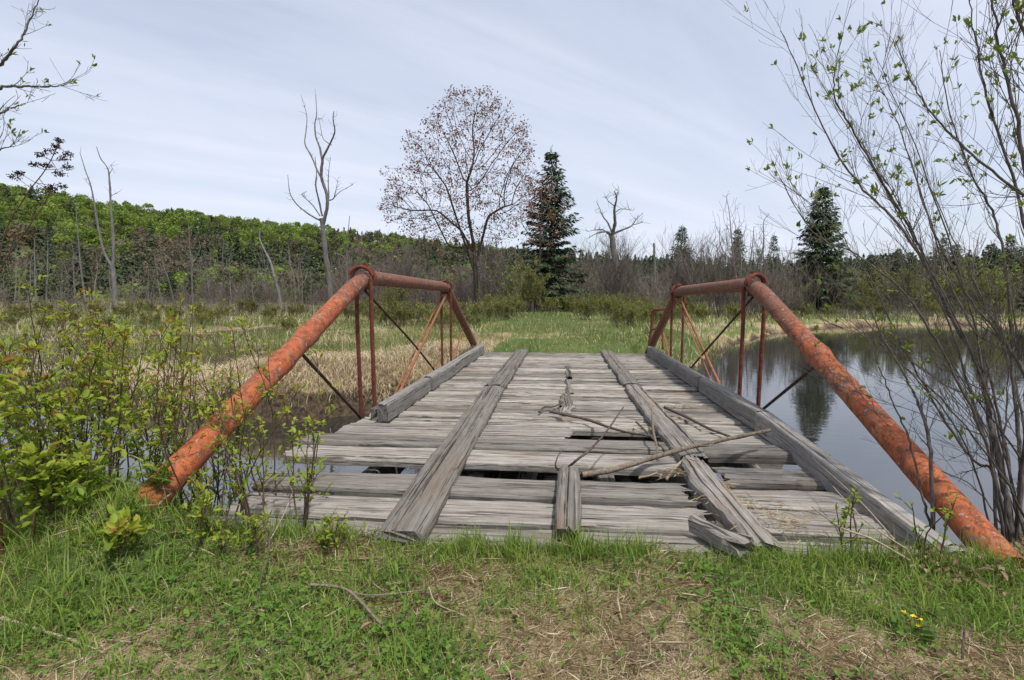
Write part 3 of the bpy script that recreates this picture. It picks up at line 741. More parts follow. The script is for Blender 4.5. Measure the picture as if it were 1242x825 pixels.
mb = MB()
CL = [px_blob(*a) for a in ((880, 740, .13), (905, 780, .16), (850, 690, .12), (300, 760, .28), (430, 780, .25), (540, 800, .15), (60, 780, .2), (500, 720, .15), (240, 700, .3), (655, 690, .07), (360, 720, .15), (1120, 770, .06))]
def cl_d(x, y):
    g = .10 * vnoise(x, y, .2, 51)
    for a, b, r in CL: g = g + np.exp(-((x - a) ** 2 + (y - b) ** 2) / (r * r)) * np.where(x < -.2, .42, .8)
    return np.clip(g, 0, 1)
x, y = scatter(26000, (-3.4, 3.0), (.85, 2.6), lambda x, y: cl_d(x, y) * vis(x, y) * deck_free(x, y)); n = len(x)
pos = on_ground(x, y); pos[:, 2] += RNG.uniform(.008, .05, n)
tt = np.clip(RNG.normal(.5, .22, n), 0, 1)
for s in range(3):
    a = RNG.uniform(0, 6.283, n) if s == 0 else a + 2.09
    leaves(mb, pos, np.stack([np.cos(a), np.sin(a), RNG.normal(.15, .25, n)], -1), RNG.uniform(.010, .019, n), RNG.uniform(.010, .017, n), 0, tt, fold=.12)
# broad basal leaves
x, y = scatter(900, (-3.2, 2.6), (.95, 2.5), lambda x, y: np.clip(cl_d(x, y) + .25 * (x < -.6), 0, 1) * vis(x, y) * deck_free(x, y)); n = len(x)
pos = on_ground(x, y); pos[:, 2] += RNG.uniform(.01, .05, n); a = RNG.uniform(0, 6.283, n)
leaves(mb, pos, np.stack([np.cos(a), np.sin(a), RNG.uniform(.1, 1.2, n)], -1), RNG.uniform(.03, .075, n), RNG.uniform(.012, .026, n), 0, np.clip(RNG.normal(.35, .2, n), 0, 1))
tag(mb.build("clover", L_CLOVER), kind="stuff")

mb = MB(); x, y = scatter(420, (-3.3, 3.4), (1.0, 2.9), lambda x, y: vis(x, y) * deck_free(x, y) * (shore_dist(x, y) > 0)); n = len(x)
cx_, cy_ = at(1165, 685, z=0)[:2]
x = np.concatenate([x, cx_ + RNG.normal(0, .16, 320)]); y = np.concatenate([y, cy_ + RNG.normal(0, .10, 320)]); n = len(x)
pos = on_ground(x, y); pos[:, 2] += RNG.uniform(.0, .035, n) + np.where(np.hypot(x - cx_, y - cy_) < .4, RNG.uniform(0, .06, n), 0); a = RNG.uniform(0, 6.283, n)
leaves(mb, pos, np.stack([np.cos(a), np.sin(a), RNG.normal(.1, .35, n)], -1), RNG.uniform(.02, .055, n), RNG.uniform(.01, .028, n), 0, RNG.uniform(0, 1, n), fold=.35)
tag(mb.build("leaf_litter", L_DEADLEAF), kind="stuff")

G0 = lambda px, py, dz=.02: (lambda p: Vector((p.x, p.y, float(ground_z(p.x, p.y)) + dz)))(at(px, py, z=-.02))
branch_thing("long pale twig lying in the clover at the lower left corner", [([G0(0, 764), G0(50, 770), G0(90, 778), G0(125, 795)], .007, .003)], M_TWIGPALE, "twig", "fallen_twig")
branch_thing("dark forked twig lying in the grass below the left runner board",
             [([G0(378, 718, .04), G0(410, 722, .05), G0(430, 731, .05), G0(468, 764, .03)], .007, .005), ([G0(412, 723, .05), G0(450, 728, .05), G0(520, 718, .04)], .004, .0025)], M_STICK, "twig", "fallen_twig")
branch_thing("pale dry stalk lying in the straw left of the centre", [([G0(520, 718, .05), G0(530, 735, .04), G0(566, 746, .03)], .003, .002), ], M_TWIGPALE, "twig", "fallen_twig")
branch_thing("thin brown stalk standing upright in the grass at the left", [([G0(310, 738, 0), G0(318, 715, .06), G0(327, 700, .11), G0(330, 680, .2)], .004, .002)], M_STICKDARK, "stalk", "dry_stalk")
branch_thing("short dark stalk standing in the straw at the lower right", [([G0(1167, 800, 0), G0(1167, 795, .05), G0(1168, 790, .09)], .004, .003)], M_STICKDARK, "stalk", "dry_stalk")
branch_thing("tan twig leaning from the turf towards the left end of the deck", [([G0(290, 700, 0), G0(330, 660, .04), G0(355, 640, .2), G0(352, 600, .45)], .005, .002)], M_TWIGPALE, "twig", "fallen_twig")
branch_thing("thin bent grey twig arching through the left bushes above the turf", [([G0(195, 662, .05), G0(215, 640, .2), G0(160, 622, .35), G0(105, 615, .4)], .005, .002)], M_TWIGPALE, "twig", "fallen_twig")
branch_thing("bundle of thin dry stems leaning on the near end of the right kerb",
             [([D(1120, 690, 0), D(1060, 655, .12), D(1020, 640, .15), D(985, 615, .12)], .006, .003), ([D(1085, 655, .1), D(1040, 605, .14), D(985, 555, .16)], .004, .002), ([D(1105, 670, .05), D(1050, 632, .18), D(1010, 590, .22)], .004, .002)], M_TWIGPALE, "stems", "stalk_bundle")
post = MB(); q = G0(-3, 690, -.2)
tube(post, [Vector((0, 0, 0)), Vector((.004, 0, .2)), Vector((.0, .01, .42))], .022, 10, jitter=.05)
o = post.build("rusty_stake", M_RODPALE); o.location = q; tag(o, "rusty stake standing at the left edge among the bushes", "stake")

# marsh marigold like yellow flowers, one plant
fl = empty("yellow_flower", G0(1105, 775, 0)); tag(fl, "small plant with four yellow flowers in the grass at lower right", "flower")
bs, bp, bl = MB(), MB(), MB()
for px, py in ((1097, 743), (1108, 748), (1116, 752), (1113, 759)):
    tip = at(px, py, y=fl.location.y) - fl.location
    tube(bs, catmull([(0, 0, 0), tuple(tip * .5 + Vector((.01, 0, .01))), tuple(tip)], 4), .0016, 5)
    p = MB(); a = np.linspace(0, 2 * math.pi, 6)[:5] + RNG.random()
    leaves(p, np.repeat([tuple(tip)], 5, 0), np.stack([np.cos(a), np.sin(a) * .8 - .25, np.full(5, .35)], -1), .011, .010, 0, RNG.random(5), fold=.1)
    p.build("petal_ring", L_YELLOW, fl)
bs.build("stem", L_CLOVER, fl)
a = RNG.uniform(0, 6.283, 16); leaves(bl, np.stack([np.cos(a) * .03, np.sin(a) * .03, RNG.uniform(.01, .05, 16)], -1), np.stack([np.cos(a), np.sin(a), RNG.uniform(.1, .8, 16)], -1), .04, .022, 0, RNG.random(16)); bl.build("foliage", L_CLOVER, fl)

# ----------------------------------------------------------------- tree generators
def colonize(attr, nodes, D_, di, dk, iters=140, trop=(0, 0, .12), maxn=6000):
    """Space colonisation: grows branch nodes towards attraction points."""
    P = [np.array(p, dtype=np.float64) for p, _ in nodes]; par = [q for _, q in nodes]
    A = np.asarray(attr, dtype=np.float64); arr = np.array(P)
    d = np.linalg.norm(A[:, None] - arr[None], axis=2); near = d.argmin(1); dist = d.min(1)
    grown = {}
    trop = np.array(trop)
    for _ in range(iters):
        ok = dist < di
        if not ok.any() or len(P) > maxn: break
        v = norm(A[ok] - np.array(P)[near[ok]]); acc = np.zeros((len(P), 3)); np.add.at(acc, near[ok], v)
        ids = np.unique(near[ok]); new = []
        for q in ids:
            g = acc[q]; g = g / (np.linalg.norm(g) + 1e-9) + trop + RNG.normal(0, .10, 3); g /= np.linalg.norm(g) + 1e-9
            if grown.get(q, 0) > 3: continue
            grown[q] = grown.get(q, 0) + 1
            new.append(P[q] + g * D_); par.append(int(q))
        if not new: break
        s0 = len(P); P += new; N_ = np.array(new)
        dd = np.linalg.norm(A[:, None] - N_[None], axis=2); mi = dd.argmin(1); md = dd.min(1)
        b = md < dist; near[b] = s0 + mi[b]; dist[b] = md[b]
        keep = dist > dk; A, near, dist = A[keep], near[keep], dist[keep]
        if not len(A): break
    return np.array(P), par

def skeleton_tubes(P, par, mbs, thresh, tip=.012, pw=2.35, root=None, rmin=0.0):
    """Tubes along a grown skeleton: thick chains into mbs[0], thin ones into mbs[1]; returns tip nodes and directions."""
    n = len(P); kids = [[] for _ in range(n)]
    for i, q in enumerate(par):
        if q is not None and q >= 0: kids[q].append(i)
    r = np.zeros(n)
    for i in range(n - 1, -1, -1):
        r[i] = tip if not kids[i] else sum(r[k] ** pw for k in kids[i]) ** (1 / pw)
    if root:
        sc = root / r[0]
        r = np.where(r > tip * 1.01, tip + (r - tip) * (root - tip) / (r[0] - tip), r)
    tips = [(i, par[i]) for i in range(n) if not kids[i] and par[i] is not None and par[i] >= 0]
    stack = [(0, None)]
    while stack:
        i, p0 = stack.pop()
        ch = [i] if p0 is None else [p0, i]
        while kids[ch[-1]]:
            ks = sorted(kids[ch[-1]], key=lambda k: -r[k])
            for k in ks[1:]: stack.append((k, ch[-1]))
            ch.append(ks[0])
        if len(ch) < 2: continue
        rad = r[ch].copy()
        if p0 is not None: rad[0] = rad[1]
        big = rad.max() > thresh
        m_ = mbs[0] if big else mbs[1]
        pts = P[ch].copy(); 
        if len(pts) > 3: pts[1:-1] = pts[1:-1] * .5 + (pts[:-2] + pts[2:]) * .25
        tube(m_, pts, np.maximum(rad, rmin), 8 if rad.max() > .1 else (5 if big else 3), cap=False)
    return tips, r

def ellipsoid_pts(n, c, rad, shell=.0):
    v = norm(RNG.normal(0, 1, (n, 3))) * (RNG.uniform(shell, 1, (n, 1)) ** (1 / 3.)); return np.array(c) + v * np.array(rad)

def trunk_nodes(pts, step):
    P = resample([Vector(p) for p in pts], step); return [(np.array(p), i - 1) for i, p in enumerate(P)]

# ---- red leaved maple: the tall tree beyond the bridge
MY = 42.0
def mz(x, y): return float(ground_z(x, y))
mbase = at(578, 372, y=MY); mbase.z = mz(mbase.x, MY) - .1
S_M = MY / F_PX
maple = empty("red_maple", mbase); tag(maple, "tall broad tree with small red brown leaves beyond the far end of the bridge", "tree")
def mloc(px, py, dy=0): return at(px, py, y=MY + dy) - mbase
LUMPS = [(573, 205, 3.6, 620), (545, 235, 3.6, 420), (607, 232, 2.6, 320)] + [(x_, y_, r_, int(170 * r_)) for x_, y_, r_ in
         ((560, 128, 1.2), (585, 126, 1.2), (540, 135, 1.0), (605, 142, 1.2), (528, 152, 1.0), (518, 178, 1.2), (500, 172, .8), (508, 200, 1.2), (490, 225, 1.2), (478, 235, 1.0), (472, 212, .7), (484, 255, 1.4), (500, 268, 1.5), (530, 275, 1.5), (622, 165, 1.2), (632, 160, .8),
          (630, 190, 1.3), (640, 180, .7), (636, 215, 1.3), (640, 240, 1.0), (628, 262, 1.4), (610, 275, 1.4), (550, 160, 1.6), (590, 160, 1.8), (520, 215, 1.6), (565, 285, 1.5), (590, 290, 1.2), (468, 250, .7), (575, 118, .8), (545, 118, .6), (598, 122, .6))]
att = np.concatenate([ellipsoid_pts(n_, mloc(a_, b_, RNG.normal(0, .4 if r_ > 2 else 1.6)), (r_, r_ * .95, r_)) for a_, b_, r_, n_ in LUMPS])
nodes = trunk_nodes([(0, 0, 0), tuple(mloc(577, 335)), tuple(mloc(575, 300)), tuple(mloc(568, 262)), tuple(mloc(566, 220))], .36)
lo_ = 9
for tgt in ((mloc(553, 262, -.4), mloc(541, 225, -.8)), (mloc(592, 262, .6), mloc(612, 250, 1.0)), (mloc(560, 280, 1), mloc(530, 255, 1.6)), (mloc(545, 300, -1), mloc(525, 260, -2.2))):
    st = resample([Vector(nodes[lo_][0]), *tgt], .36); pr = lo_
    for p in st[1:]: nodes.append((np.array(p), pr)); pr = len(nodes) - 1
    lo_ += 2
Pm, par = colonize(att, nodes, .34, 2.6, .42, 130, (0, 0, .20), 11000)
m0, m1 = MB(), MB(); tips, r = skeleton_tubes(Pm, par, (m0, m1), .05, tip=.010, pw=2.45, root=.20)
m0.build("trunk", M_MAPLEBARK, maple); m1.build("branch_twigs", M_MAPLEBARK, maple)
cr_ = MB(); idx = np.array([t for t, _ in tips]); T0 = Pm[idx]; dr = norm(T0 - Pm[[q for _, q in tips]])
keep = RNG.random(len(T0)) < .85; T0, dr = T0[keep], dr[keep]
k = 10; pos = np.repeat(T0, k, 0) + RNG.normal(0, .17, (len(T0) * k, 3)); dd = np.repeat(dr, k, 0) + RNG.normal(0, .5, (len(pos), 3))
leaves(cr_, pos, dd, RNG.uniform(.12, .26, len(pos)), RNG.uniform(.07, .13, len(pos)), 0, np.clip(RNG.normal(.5, .25, len(pos)), 0, 1))
cr_.build("crown", L_MAPLE, maple)

# ---- conifers
def conifer(H, R, seed, whorl=.42, dens=1.0, bare=.06, gap=.0, droop=.35, ragged=.25, top=.6):
    """Spruce: trunk, whorls of drooping boughs carrying flat sprays of needles."""
    rg = np.random.default_rng(seed); mt, mc = MB(), MB()
    whorl *= .8; zs = np.linspace(0, H, 16); tube(mt, [(rg.normal(0, .01) * z, rg.normal(0, .01) * z, z) for z in zs], np.linspace(H * .013 + .03, .012, 16), 8)
    z = H * bare
    while z < H * .985:
        f = (z / H - bare) / (1 - bare)
        rad = R * (1 - f) ** .85 * (1.0 if f > .12 else .72 + 2.2 * f)
        nb = max(3, int(rg.integers(5, 8) * dens)); a0 = rg.uniform(0, 6.28)
        for b in range(nb):
            if rg.random() < gap: continue
            a = a0 + b * 6.283 / nb + rg.normal(0, .22); L = rad * rg.uniform(1 - ragged, 1 + ragged * .5) + .12
            pitch = .75 * f - droop * (1 - f) + rg.normal(0, .08)
            ns = max(4, int(L / .16)); t = np.linspace(0, 1, ns)
            rr_ = L * t; zz_ = z + rg.normal(0, .08) + rr_ * math.tan(pitch) * .55 - .16 * L * t * t * (1 - f) + .14 * L * t ** 3
            px_, py_ = rr_ * math.cos(a), rr_ * math.sin(a)
            spine = np.stack([px_, py_, zz_], -1)
            if L > .5: tube(mt, spine[::max(1, ns // 5)], np.linspace(.006 + .010 * L, .004, len(spine[::max(1, ns // 5)])), 3, cap=False)
            w = (.16 + .26 * L * np.sin(np.clip(t * 1.15 + .25, 0, 1) * math.pi) * .55)
            m_ = 2 if L < 1.0 else 3
            for s_ in (-1, 1):
                for q in range(m_):
                    o_ = w * (q + .5) / m_ * s_
                    off = np.stack([-math.sin(a) * o_, math.cos(a) * o_, -np.abs(o_) * .35 - .03 * rg.random(ns)], -1)
                    pp = spine + off + rg.normal(0, .05, (ns, 3)); sel = t > .12
                    nrm = np.stack([rg.normal(0, .45, ns), rg.normal(0, .45, ns), np.full(ns, 1.0)], -1)
                    dirs = np.stack([np.cos(a) + s_ * -math.sin(a) * .6 + rg.normal(0, .3, ns), np.sin(a) + s_ * math.cos(a) * .6 + rg.normal(0, .3, ns), rg.normal(-.25, .2, ns)], -1)
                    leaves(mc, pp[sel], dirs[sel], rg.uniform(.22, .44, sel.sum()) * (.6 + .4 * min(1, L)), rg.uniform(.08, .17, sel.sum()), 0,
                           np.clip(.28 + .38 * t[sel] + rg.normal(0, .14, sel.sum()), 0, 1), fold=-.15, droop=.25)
        z += whorl * rg.uniform(.7, 1.25) * (.55 + .45 * (1 - f))
    leaves(mc, np.array([[0, 0, H - .35 + .1 * q] for q in range(5)]), rg.normal(0, .35, (5, 3)) + np.array([0, 0, 1]), .3, .06, 0, .5)
    return mt, mc

def conifer_thing(label, H, R, seed, loc, group=None, **kw):
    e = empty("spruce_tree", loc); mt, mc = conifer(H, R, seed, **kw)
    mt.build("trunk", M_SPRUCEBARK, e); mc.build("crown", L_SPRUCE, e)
    return tag(e, label, "spruce tree" if False else "conifer", group)

def place(px, Y, sink=.15):
    p = at(px, 358, y=Y); return Vector((p.x, Y, mz(p.x, Y) - sink))

SY = 40.0
q = place(668, SY); Hs = at(662, 181, y=SY).z - q.z
conifer_thing("tall pointed dark spruce close right of the red leaved maple", Hs, 2.9, 3, q, dens=1.1, gap=.12, ragged=.5)
q = place(992, 50); conifer_thing("broad dark spruce standing beyond the pond behind the alder twigs", at(992, 226, y=50).z - q.z, 3.1, 8, q, dens=1.2, gap=.03)
q = place(825, 72); conifer_thing("slim mid sized spruce behind the far bend of the right truss", at(825, 274, y=72).z - q.z, 2.6, 12, q, gap=.12, ragged=.4)
q = place(892, 75); conifer_thing("narrow spruce with sparse top left of the pale bare tree beyond the right truss", at(892, 277, y=75).z - q.z, 2.2, 14, q, gap=.2, ragged=.4)

protoC = []
def clone(proto, used, loc, scale, rz, label, group, sz=None):
    o = proto if not used else dup(proto)
    o.location = loc; o.scale = (scale, scale, sz or scale); o.rotation_euler = (random.gauss(0, .045), random.gauss(0, .045), rz)
    o["label"] = label; o["group"] = group
    return o

# ---- bare grey trees, thickets, snags
def bare_tree(H, R, seed, n=420, root=.10, tip=.012, lean=.3, low=.3, Dn=.4, name="bare_tree", mt=None, trop=.18):
    e = empty(name); x1, y1 = RNG.normal(0, lean), RNG.normal(0, lean)
    att = np.concatenate([ellipsoid_pts(n, (x1, y1, H * (.5 + low * .5)), (R, R, H * (.5 - low * .5))), ellipsoid_pts(n // 3, (x1, y1, H * .85), (R * .5, R * .5, H * .15))])
    nodes = trunk_nodes([(0, 0, 0), (x1 * .3, y1 * .3, H * low * .6), (x1 * .6, y1 * .6, H * low)], Dn)
    P_, par_ = colonize(att, nodes, Dn, 3.0, Dn * 1.25, 90, (0, 0, trop), 2500)
    a, b = MB(), MB(); tips, _ = skeleton_tubes(P_, par_, (a, b), root * .35, tip=tip, pw=2.4, root=root)
    a.build("trunk", mt or M_GREYTREE, e); b.build("twigs", M_TWIGS, e)
    return e, P_, tips

def thicket(H, R, seed, stems=16, mt=None, mtw=None, name="bare_shrub", leaf=None, leafn=3, leafsz=.10, r0=.022):
    e = empty(name); rg = random.Random(seed); a, c = MB(), MB(); tp, td = [], []
    def shoot(p, d, L, r, lvl):
        pts = [p]; seg = 5
        for k in range(seg):
            d = (d + Vector((rg.gauss(0, .14), rg.gauss(0, .14), rg.gauss(.10, .10)))).normalized(); pts.append(pts[-1] + d * L / seg)
        tube(a, pts, np.linspace(r, max(.004, r * .35), len(pts)), 4 if lvl == 0 else 3, cap=False)
        if lvl < 2:
            for k in range(rg.randint(4, 7)):
                t = rg.uniform(.25, .95); i = min(seg - 1, int(t * seg)); b = pts[i].lerp(pts[i + 1], t * seg - i)
                dd = (d + Vector((rg.gauss(0, .6), rg.gauss(0, .6), rg.gauss(.15, .3)))).normalized()
                shoot(b, dd, L * rg.uniform(.25, .5), r * .5, lvl + 1)
        if lvl > 0:
            for q_ in pts[2:]: tp.append(q_); td.append(d)
    for s in range(stems):
        ang = rg.uniform(0, 6.283); q_ = rg.uniform(0, R * .35); out = rg.uniform(.1, .55) * R / H * 1.6
        shoot(Vector((math.cos(ang) * q_, math.sin(ang) * q_, 0)), Vector((math.cos(ang) * out, math.sin(ang) * out, 1)).normalized(), H * rg.uniform(.6, 1.0), r0, 0)
    a.build("stems", mt or M_TWIGS, e)
    if leaf:
        T = np.repeat(np.array([tuple(v) for v in tp]), leafn, 0); d_ = np.repeat(np.array([tuple(v) for v in td]), leafn, 0)
        leaves(c, T + RNG.normal(0, leafsz * .5, T.shape), d_ + RNG.normal(0, .7, T.shape), RNG.uniform(.6, 1.3, len(T)) * leafsz, RNG.uniform(.3, .6, len(T)) * leafsz, 0, np.clip(RNG.normal(.5, .22, len(T)), 0, 1))
        c.build("foliage", leaf, e)
    return e

def snag_from(label, limbs, Y, r0, name="dead_tree", mat=None, twigs=0, depth=.4, seed=1):
    """Dead tree drawn from limbs (pixel outlines at distance Y); every limb swings off in depth."""
    rg = random.Random(seed); k_ = Y / F_PX
    b0 = at(*limbs[0][0][0], y=Y); e = empty(name, (b0.x, Y, mz(b0.x, Y) - .1)); a, c = MB(), MB(); loc = Vector(e.location)
    first = None; all_pts = []
    for li, (pix, ra, rb) in enumerate(limbs):
        sl_ = rg.uniform(-1, 1) * depth
        base_y = None
        pts = []
        for k, (px, py) in enumerate(pix):
            dy = 0
            if li > 0:
                if base_y is None:
                    base_y = min(((abs(px - u) + abs(py - v)), yy) for (u, v), yy in all_pts)[1]
                hgt = math.hypot(px - pix[0][0], py - pix[0][1]) * k_
                dy = base_y + hgt * sl_
            p = at(px, py, y=Y + dy) - loc
            pts.append(p); all_pts.append(((px, py), dy))
        if li == 0: pts[0].z = 0
        cp = catmull(pts, 5); c = a if li == 0 else MB(); tube(c, cp, np.linspace(ra, rb, len(cp)), 8 if ra > .08 else 5, jitter=.11)
        for t in range(twigs * 2):
            i = rg.randint(len(cp) // 3, len(cp) - 1); d = Vector((rg.gauss(0, 1), rg.gauss(0, .7), rg.gauss(.5, .5))).normalized(); L = rg.uniform(.25, 1.0)
            tw = [cp[i]]
            for s in range(4): d = (d + Vector((rg.gauss(0, .3), rg.gauss(0, .3), rg.gauss(.1, .25)))).normalized(); tw.append(tw[-1] + d * L / 4)
            tube(c, tw, np.linspace(.022, .008, 5), 3, cap=False)
        if li: c.build("limb", mat or M_SNAG, e)
    a.build("trunk", mat or M_SNAG, e)
    return tag(e, label, "dead tree")

snag_from("tall bleached dead tree with forked wavy limbs left of the left truss bend",
          [([(402, 372), (400, 345), (395, 310), (392, 280), (390, 265)], .30, .20),
           ([(392, 272), (397, 250), (396, 235), (390, 215), (391, 195), (392, 190)], .17, .11),
           ([(391, 192), (400, 175), (406, 160), (404, 145), (405, 135)], .10, .03),
           ([(391, 196), (388, 180), (383, 165), (382, 150), (384, 138), (383, 115)], .11, .025),
           ([(390, 216), (384, 205), (378, 190), (370, 175), (371, 160), (372, 140), (365, 115)], .10, .02),
           ([(391, 262), (386, 240), (383, 225), (384, 210), (382, 190)], .09, .03),
           ([(390, 268), (378, 262), (362, 250), (352, 235), (349, 212)], .10, .02),
           ([(388, 262), (380, 250), (370, 240), (366, 236), (372, 232)], .07, .02),
           ([(397, 243), (403, 242), (412, 233), (428, 224)], .07, .015),
           ([(399, 240), (398, 220), (399, 205), (401, 190)], .06, .015),
           ([(402, 176), (392, 168), (388, 150), (386, 142)], .05, .012), ([(405, 240), (408, 228), (410, 216)], .04, .012)], 48, .30, twigs=3, depth=.35, seed=4)
snag_from("bleached double trunked dead tree at the left foot of the hill",
          [([(140, 378), (139, 350), (137, 325)], .28, .22), ([(137, 328), (138, 300), (136, 270), (134, 240), (133, 222), (131, 205), (122, 192), (117, 178)], .18, .03),
           ([(137, 326), (126, 305), (119, 275), (114, 245), (110, 225), (103, 205), (97, 185)], .15, .03),
           ([(134, 238), (140, 235), (147, 231)], .04, .015), ([(132, 212), (136, 205), (134, 200)], .04, .012), ([(110, 226), (106, 222), (104, 215)], .03, .01)], 56, .28, twigs=2, depth=.2, seed=6)
snag_from("grey dead tree with wide crooked limbs right of the tall pointed spruce",
          [([(748, 352), (746, 320), (744, 300), (742, 285)], .30, .22),
           ([(742, 288), (746, 270), (745, 255), (748, 240), (745, 232)], .17, .03), ([(743, 290), (738, 282), (728, 282), (720, 285), (712, 290)], .10, .015),
           ([(745, 283), (757, 278), (766, 274), (772, 266), (780, 258)], .10, .015), ([(743, 284), (737, 270), (731, 262), (727, 252), (724, 247)], .09, .015),
           ([(741, 287), (732, 279), (722, 279), (712, 281)], .07, .012), ([(746, 258), (752, 254), (760, 254), (767, 256)], .05, .012), ([(767, 273), (775, 271), (779, 268)], .04, .01),
           ([(745, 250), (738, 244), (734, 238)], .05, .012), ([(746, 240), (750, 234), (751, 230)], .04, .01), ([(747, 340), (755, 320), (758, 305), (755, 292)], .07, .015)], 45, .28, twigs=4, depth=.35, seed=9)
snag_from("leaning broken dead tree with bare arms left of the tall forked snag",
          [([(342, 382), (338, 355), (333, 335)], .20, .16), ([(333, 337), (328, 318), (320, 302), (315, 290), (315, 280)], .14, .05), ([(315, 284), (322, 275), (330, 270)], .05, .02),
           ([(335, 345), (346, 328), (360, 318), (376, 312), (382, 308)], .06, .02), ([(332, 332), (324, 330), (316, 325)], .05, .02), ([(338, 360), (344, 345), (346, 332)], .05, .02)], 52, .20, twigs=3, depth=.3, seed=12)
snag_from("thin straight grey snag left of the double trunked dead tree", [([(106, 384), (102, 355), (98, 325), (95, 290), (92, 252)], .14, .04), ([(97, 320), (92, 314), (88, 312)], .03, .01)], 60, .14, twigs=2, seed=13)
snag_from("short thin grey snag near the left edge beside the bush stalk", [([(46, 384), (43, 350), (42, 315), (42, 290)], .13, .05), ([(42, 305), (25, 305), (8, 307)], .03, .012)], 60, .13, twigs=3, seed=14)
snag_from("slim pale snag with short stubs just right of the tall forked snag", [([(422, 372), (421, 330), (421, 300), (424, 262)], .13, .03), ([(421, 315), (413, 309), (409, 308)], .04, .02), ([(421, 306), (432, 296), (439, 288)], .04, .02)], 55, .13, twigs=2, seed=15)
snag_from("broken grey pole trunk standing left of the slim spruce", [([(795, 352), (794, 325), (793, 295)], .16, .12)], 62, .15, seed=16)
snag_from("white barked bare trunk standing behind the right truss top bar", [([(900, 372), (897, 345), (899, 320), (897, 302), (899, 288)], .14, .06), ([(899, 320), (893, 300), (890, 280)], .06, .02)], 58, .14, twigs=4, seed=17)
snag_from("thin pale trunk between the leaning dead tree and the forked snag", [([(358, 372), (357, 340), (352, 320), (350, 300)], .11, .04), ([(352, 322), (346, 315), (340, 312)], .03, .01)], 60, .12, twigs=4, seed=18)
snag_from("short white birch stem under the red leaved maple", [([(556, 352), (558, 340), (560, 326)], .10, .05)], 50, .12, twigs=2, seed=19)
snag_from("pale slender birch stem right of the maple trunk", [([(590, 356), (588, 335), (589, 318), (590, 306)], .09, .04)], 52, .12, twigs=3, seed=21)
snag_from("leaning pale dead stem in front of the slim spruce", [([(816, 352), (818, 335), (821, 318), (828, 308)], .10, .03), ([(839, 352), (840, 335), (842, 322)], .09, .05)][:1], 60, .12, twigs=3, seed=22)
snag_from("stub of a white dead trunk right of the slim spruce", [([(839, 355), (840, 338), (842, 322)], .12, .07)], 60, .12, twigs=1, seed=23)

# ----------------------------------------------------------------- the wooded hillside, read as one mass
mb = MB()
NT = 4300
yy = RNG.uniform(95, 330, NT * 2); xx = RNG.uniform(-1.35, 1.25, NT * 2) * yy
hz = hill(xx, yy)
p_keep = np.where(hz > 1.2, 1.0, .5) * np.clip(yy / 190, .25, 1)
s_ = RNG.random(len(xx)) < p_keep; xx, yy, hz = xx[s_][:NT], yy[s_][:NT], hz[s_][:NT]
gz = ground_z(xx, yy); up_ = np.clip((hz - 9) / 22, 0, 1)
ridge = sstep(270, 315, yy)
pat = vnoise(xx, yy, 26, 71); pat2 = vnoise(xx, yy, 34, 72)
con = RNG.random(len(xx)) < (.06 + .75 * sstep(.60, .74, pat) * (1 - .5 * up_) + .40 * ridge + .25 * (xx > -.05 * yy))
for i in range(len(xx)):
    dist = math.hypot(xx[i], yy[i])
    if con[i]:
        H = RNG.uniform(7, 11.5); R = H * RNG.uniform(.17, .24); n = 130
        t = RNG.random(n) ** .75; a = RNG.uniform(0, 6.283, n); rad = R * (1 - t) * RNG.uniform(.65, 1.1, n) + .15
        pos = np.stack([xx[i] + rad * np.cos(a), yy[i] + rad * np.sin(a), gz[i] + .08 * H + .92 * H * t], -1)
        cards(mb, pos, np.stack([np.cos(a), np.sin(a), np.full(n, .9)], -1) + RNG.normal(0, .4, (n, 3)), RNG.uniform(.5, 1.1, n) * (1.2 - .7 * t), 1, np.clip(RNG.normal(.4, .16, n), 0, 1), .6)
    else:
        H = RNG.uniform(6, 12) * (.7 + .35 * up_[i]); R = RNG.choice([1.6, 2.4, 3.2, 4.2, 5.8]) * RNG.uniform(.85, 1.15); n = 270
        dull = RNG.random() > .30 + .85 * up_[i] - .8 * sstep(.55, .75, pat2[i]) * (1 - sstep(.45, .8, up_[i]))
        v = norm(RNG.normal(0, 1, (n, 3))); v[:, 2] = np.abs(v[:, 2]) * 1.1 - .45
        q = RNG.uniform(.55, 1.08, (n, 1)) * (1 + .25 * np.sin(v[:, :1] * 5 + i) * np.cos(v[:, 1:2] * 4 + 2 * i))
        pos = np.array([xx[i], yy[i], gz[i] + H - R * 1.05]) + v * q * np.array([R, R, R * 1.05])
        base_t = np.clip(RNG.choice([.18, .38, .55, .68, .82], p=[.12, .22, .30, .24, .12]) + (pat2[i] - .5) * .3, .05, .95)
        cards(mb, pos, v + RNG.normal(0, .5, (n, 3)), RNG.uniform(.22, .55, n) * (.6 + R * .14), 2 if dull else 0, np.clip(base_t + RNG.normal(0, .07, n), 0, 1))
        if dist < 210: tube(mb, [(xx[i], yy[i], gz[i] - .2), (xx[i] + RNG.normal(0, .3), yy[i], gz[i] + H * .5), (xx[i] + RNG.normal(0, .6), yy[i], gz[i] + H * .85)], [.16, .11, .04], 4, 3, cap=False)
tag(mb.build("hillside_forest", [L_BROADLEAF, L_HILLSPRUCE, L_DULL, M_GREYTREE]), kind="stuff")

